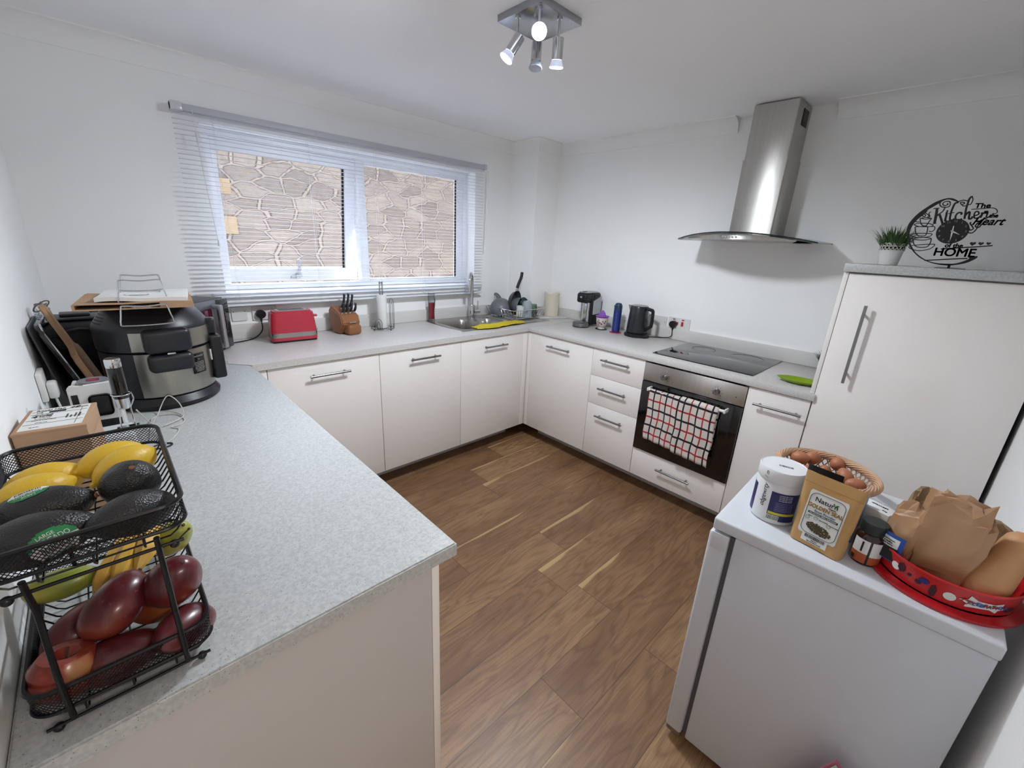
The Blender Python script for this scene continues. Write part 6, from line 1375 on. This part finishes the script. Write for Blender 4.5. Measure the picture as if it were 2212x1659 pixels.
b = bm_new(); lathe(b, [(0, .0245), (.068, .0245), (.073, .032), (.071, .10), (.063, .205), (.060, .212), (0, .212)], 48); kb = link('kettle_body', b, pm('kettle black', '1d1e23', .3, coat=.2), t)
b = bm_new(); lathe(b, [(0, .2125), (.056, .2125), (.058, .216), (.05, .220), (0, .221)], 40); link('lid', b, pm('lid silver', '8f8f92', .3, .8), t)
b = bm_new(); hx_ = [(.055, 0, .205), (.100, 0, .200), (.118, 0, .188), (.120, 0, .10), (.110, 0, .082), (.070, 0, .055)]
P = smooth_path(hx_, 5); pr = []
tube(b, P, .0115, 10); link('handle', b, BLACK, t)
b = bm_new(); prism(b, [(-.058, -.028), (-.104, 0), (-.058, .028)], .004, Matrix.Translation((0, 0, .2075)))
v_ = [b.verts.new(p) for p in ((-.056, -.030, .2075), (-.103, 0, .2075), (-.056, .030, .2075), (-.068, 0, .125))]
b.faces.new((v_[0], v_[1], v_[3])); b.faces.new((v_[1], v_[2], v_[3])); b.faces.new((v_[0], v_[2], v_[1])); link('spout', b, pm('spout steel', '9a9a9c', .25, 1), t)
# lime spoon rest, pebbles and small plant by the tall cupboard
b = bm_new()
def sr(u, v):
    a = 2*pi*u; r = v; x = .052*r*cos(a); y = .088*r*sin(a); z = .003+.020*r**3
    if abs(a-pi*.5) < .5: y += .012*r*r*cos((a-pi*.5)*pi)
    z += (.0016*sin(y*420) if r < .5 and x < 0 else 0)
    return Vector((x, y, z))
grid(b, lambda u, v: sr(u, max(v, .01)), 60, 16, cu=True); o = link('spoon_rest', b, pm('lime silicone', '7f9c1e', .4), None, loc=(-.466, -2.352, H+.0005), rot=(0, 0, rad(8))); md = o.modifiers.new('s', 'SOLIDIFY'); md.thickness = .0025; md.offset = 1; tag(o, 'lime green spoon rest on the worktop right of the hob', 'spoon rest')
for x, y, z, s, lb in ((-.265, -2.408, .0, .019, 'dark pebble nearest the spoon rest'), (-.235, -2.414, .0, .017, 'dark pebble second from the spoon rest'), (-.180, -2.412, .0, .018, 'grey pebble in the middle of the row by the tall cupboard'), (-.140, -2.412, .0, .020, 'dark pebble at the far end of the row')):
    b = bm_new(); sphere(b, (0, 0, s*.62), (s, s*.85, s*.62), 20, 14, f=lambda p: p*(1+.08*mnoise.noise(p*1.6+Vector((x, y, 0))*30))); tag(link('pebble', b, pm('dark pebble', '3b3840', .4, nscale=20, namt=.3), None, loc=(x, y, H+.0005)), lb, 'pebble', 'pebbles beside the tall cupboard')
plant('small artificial grass in a white lace pot half hidden by the tall cupboard', (-.072, -2.372, H+.0005), .70, 11)
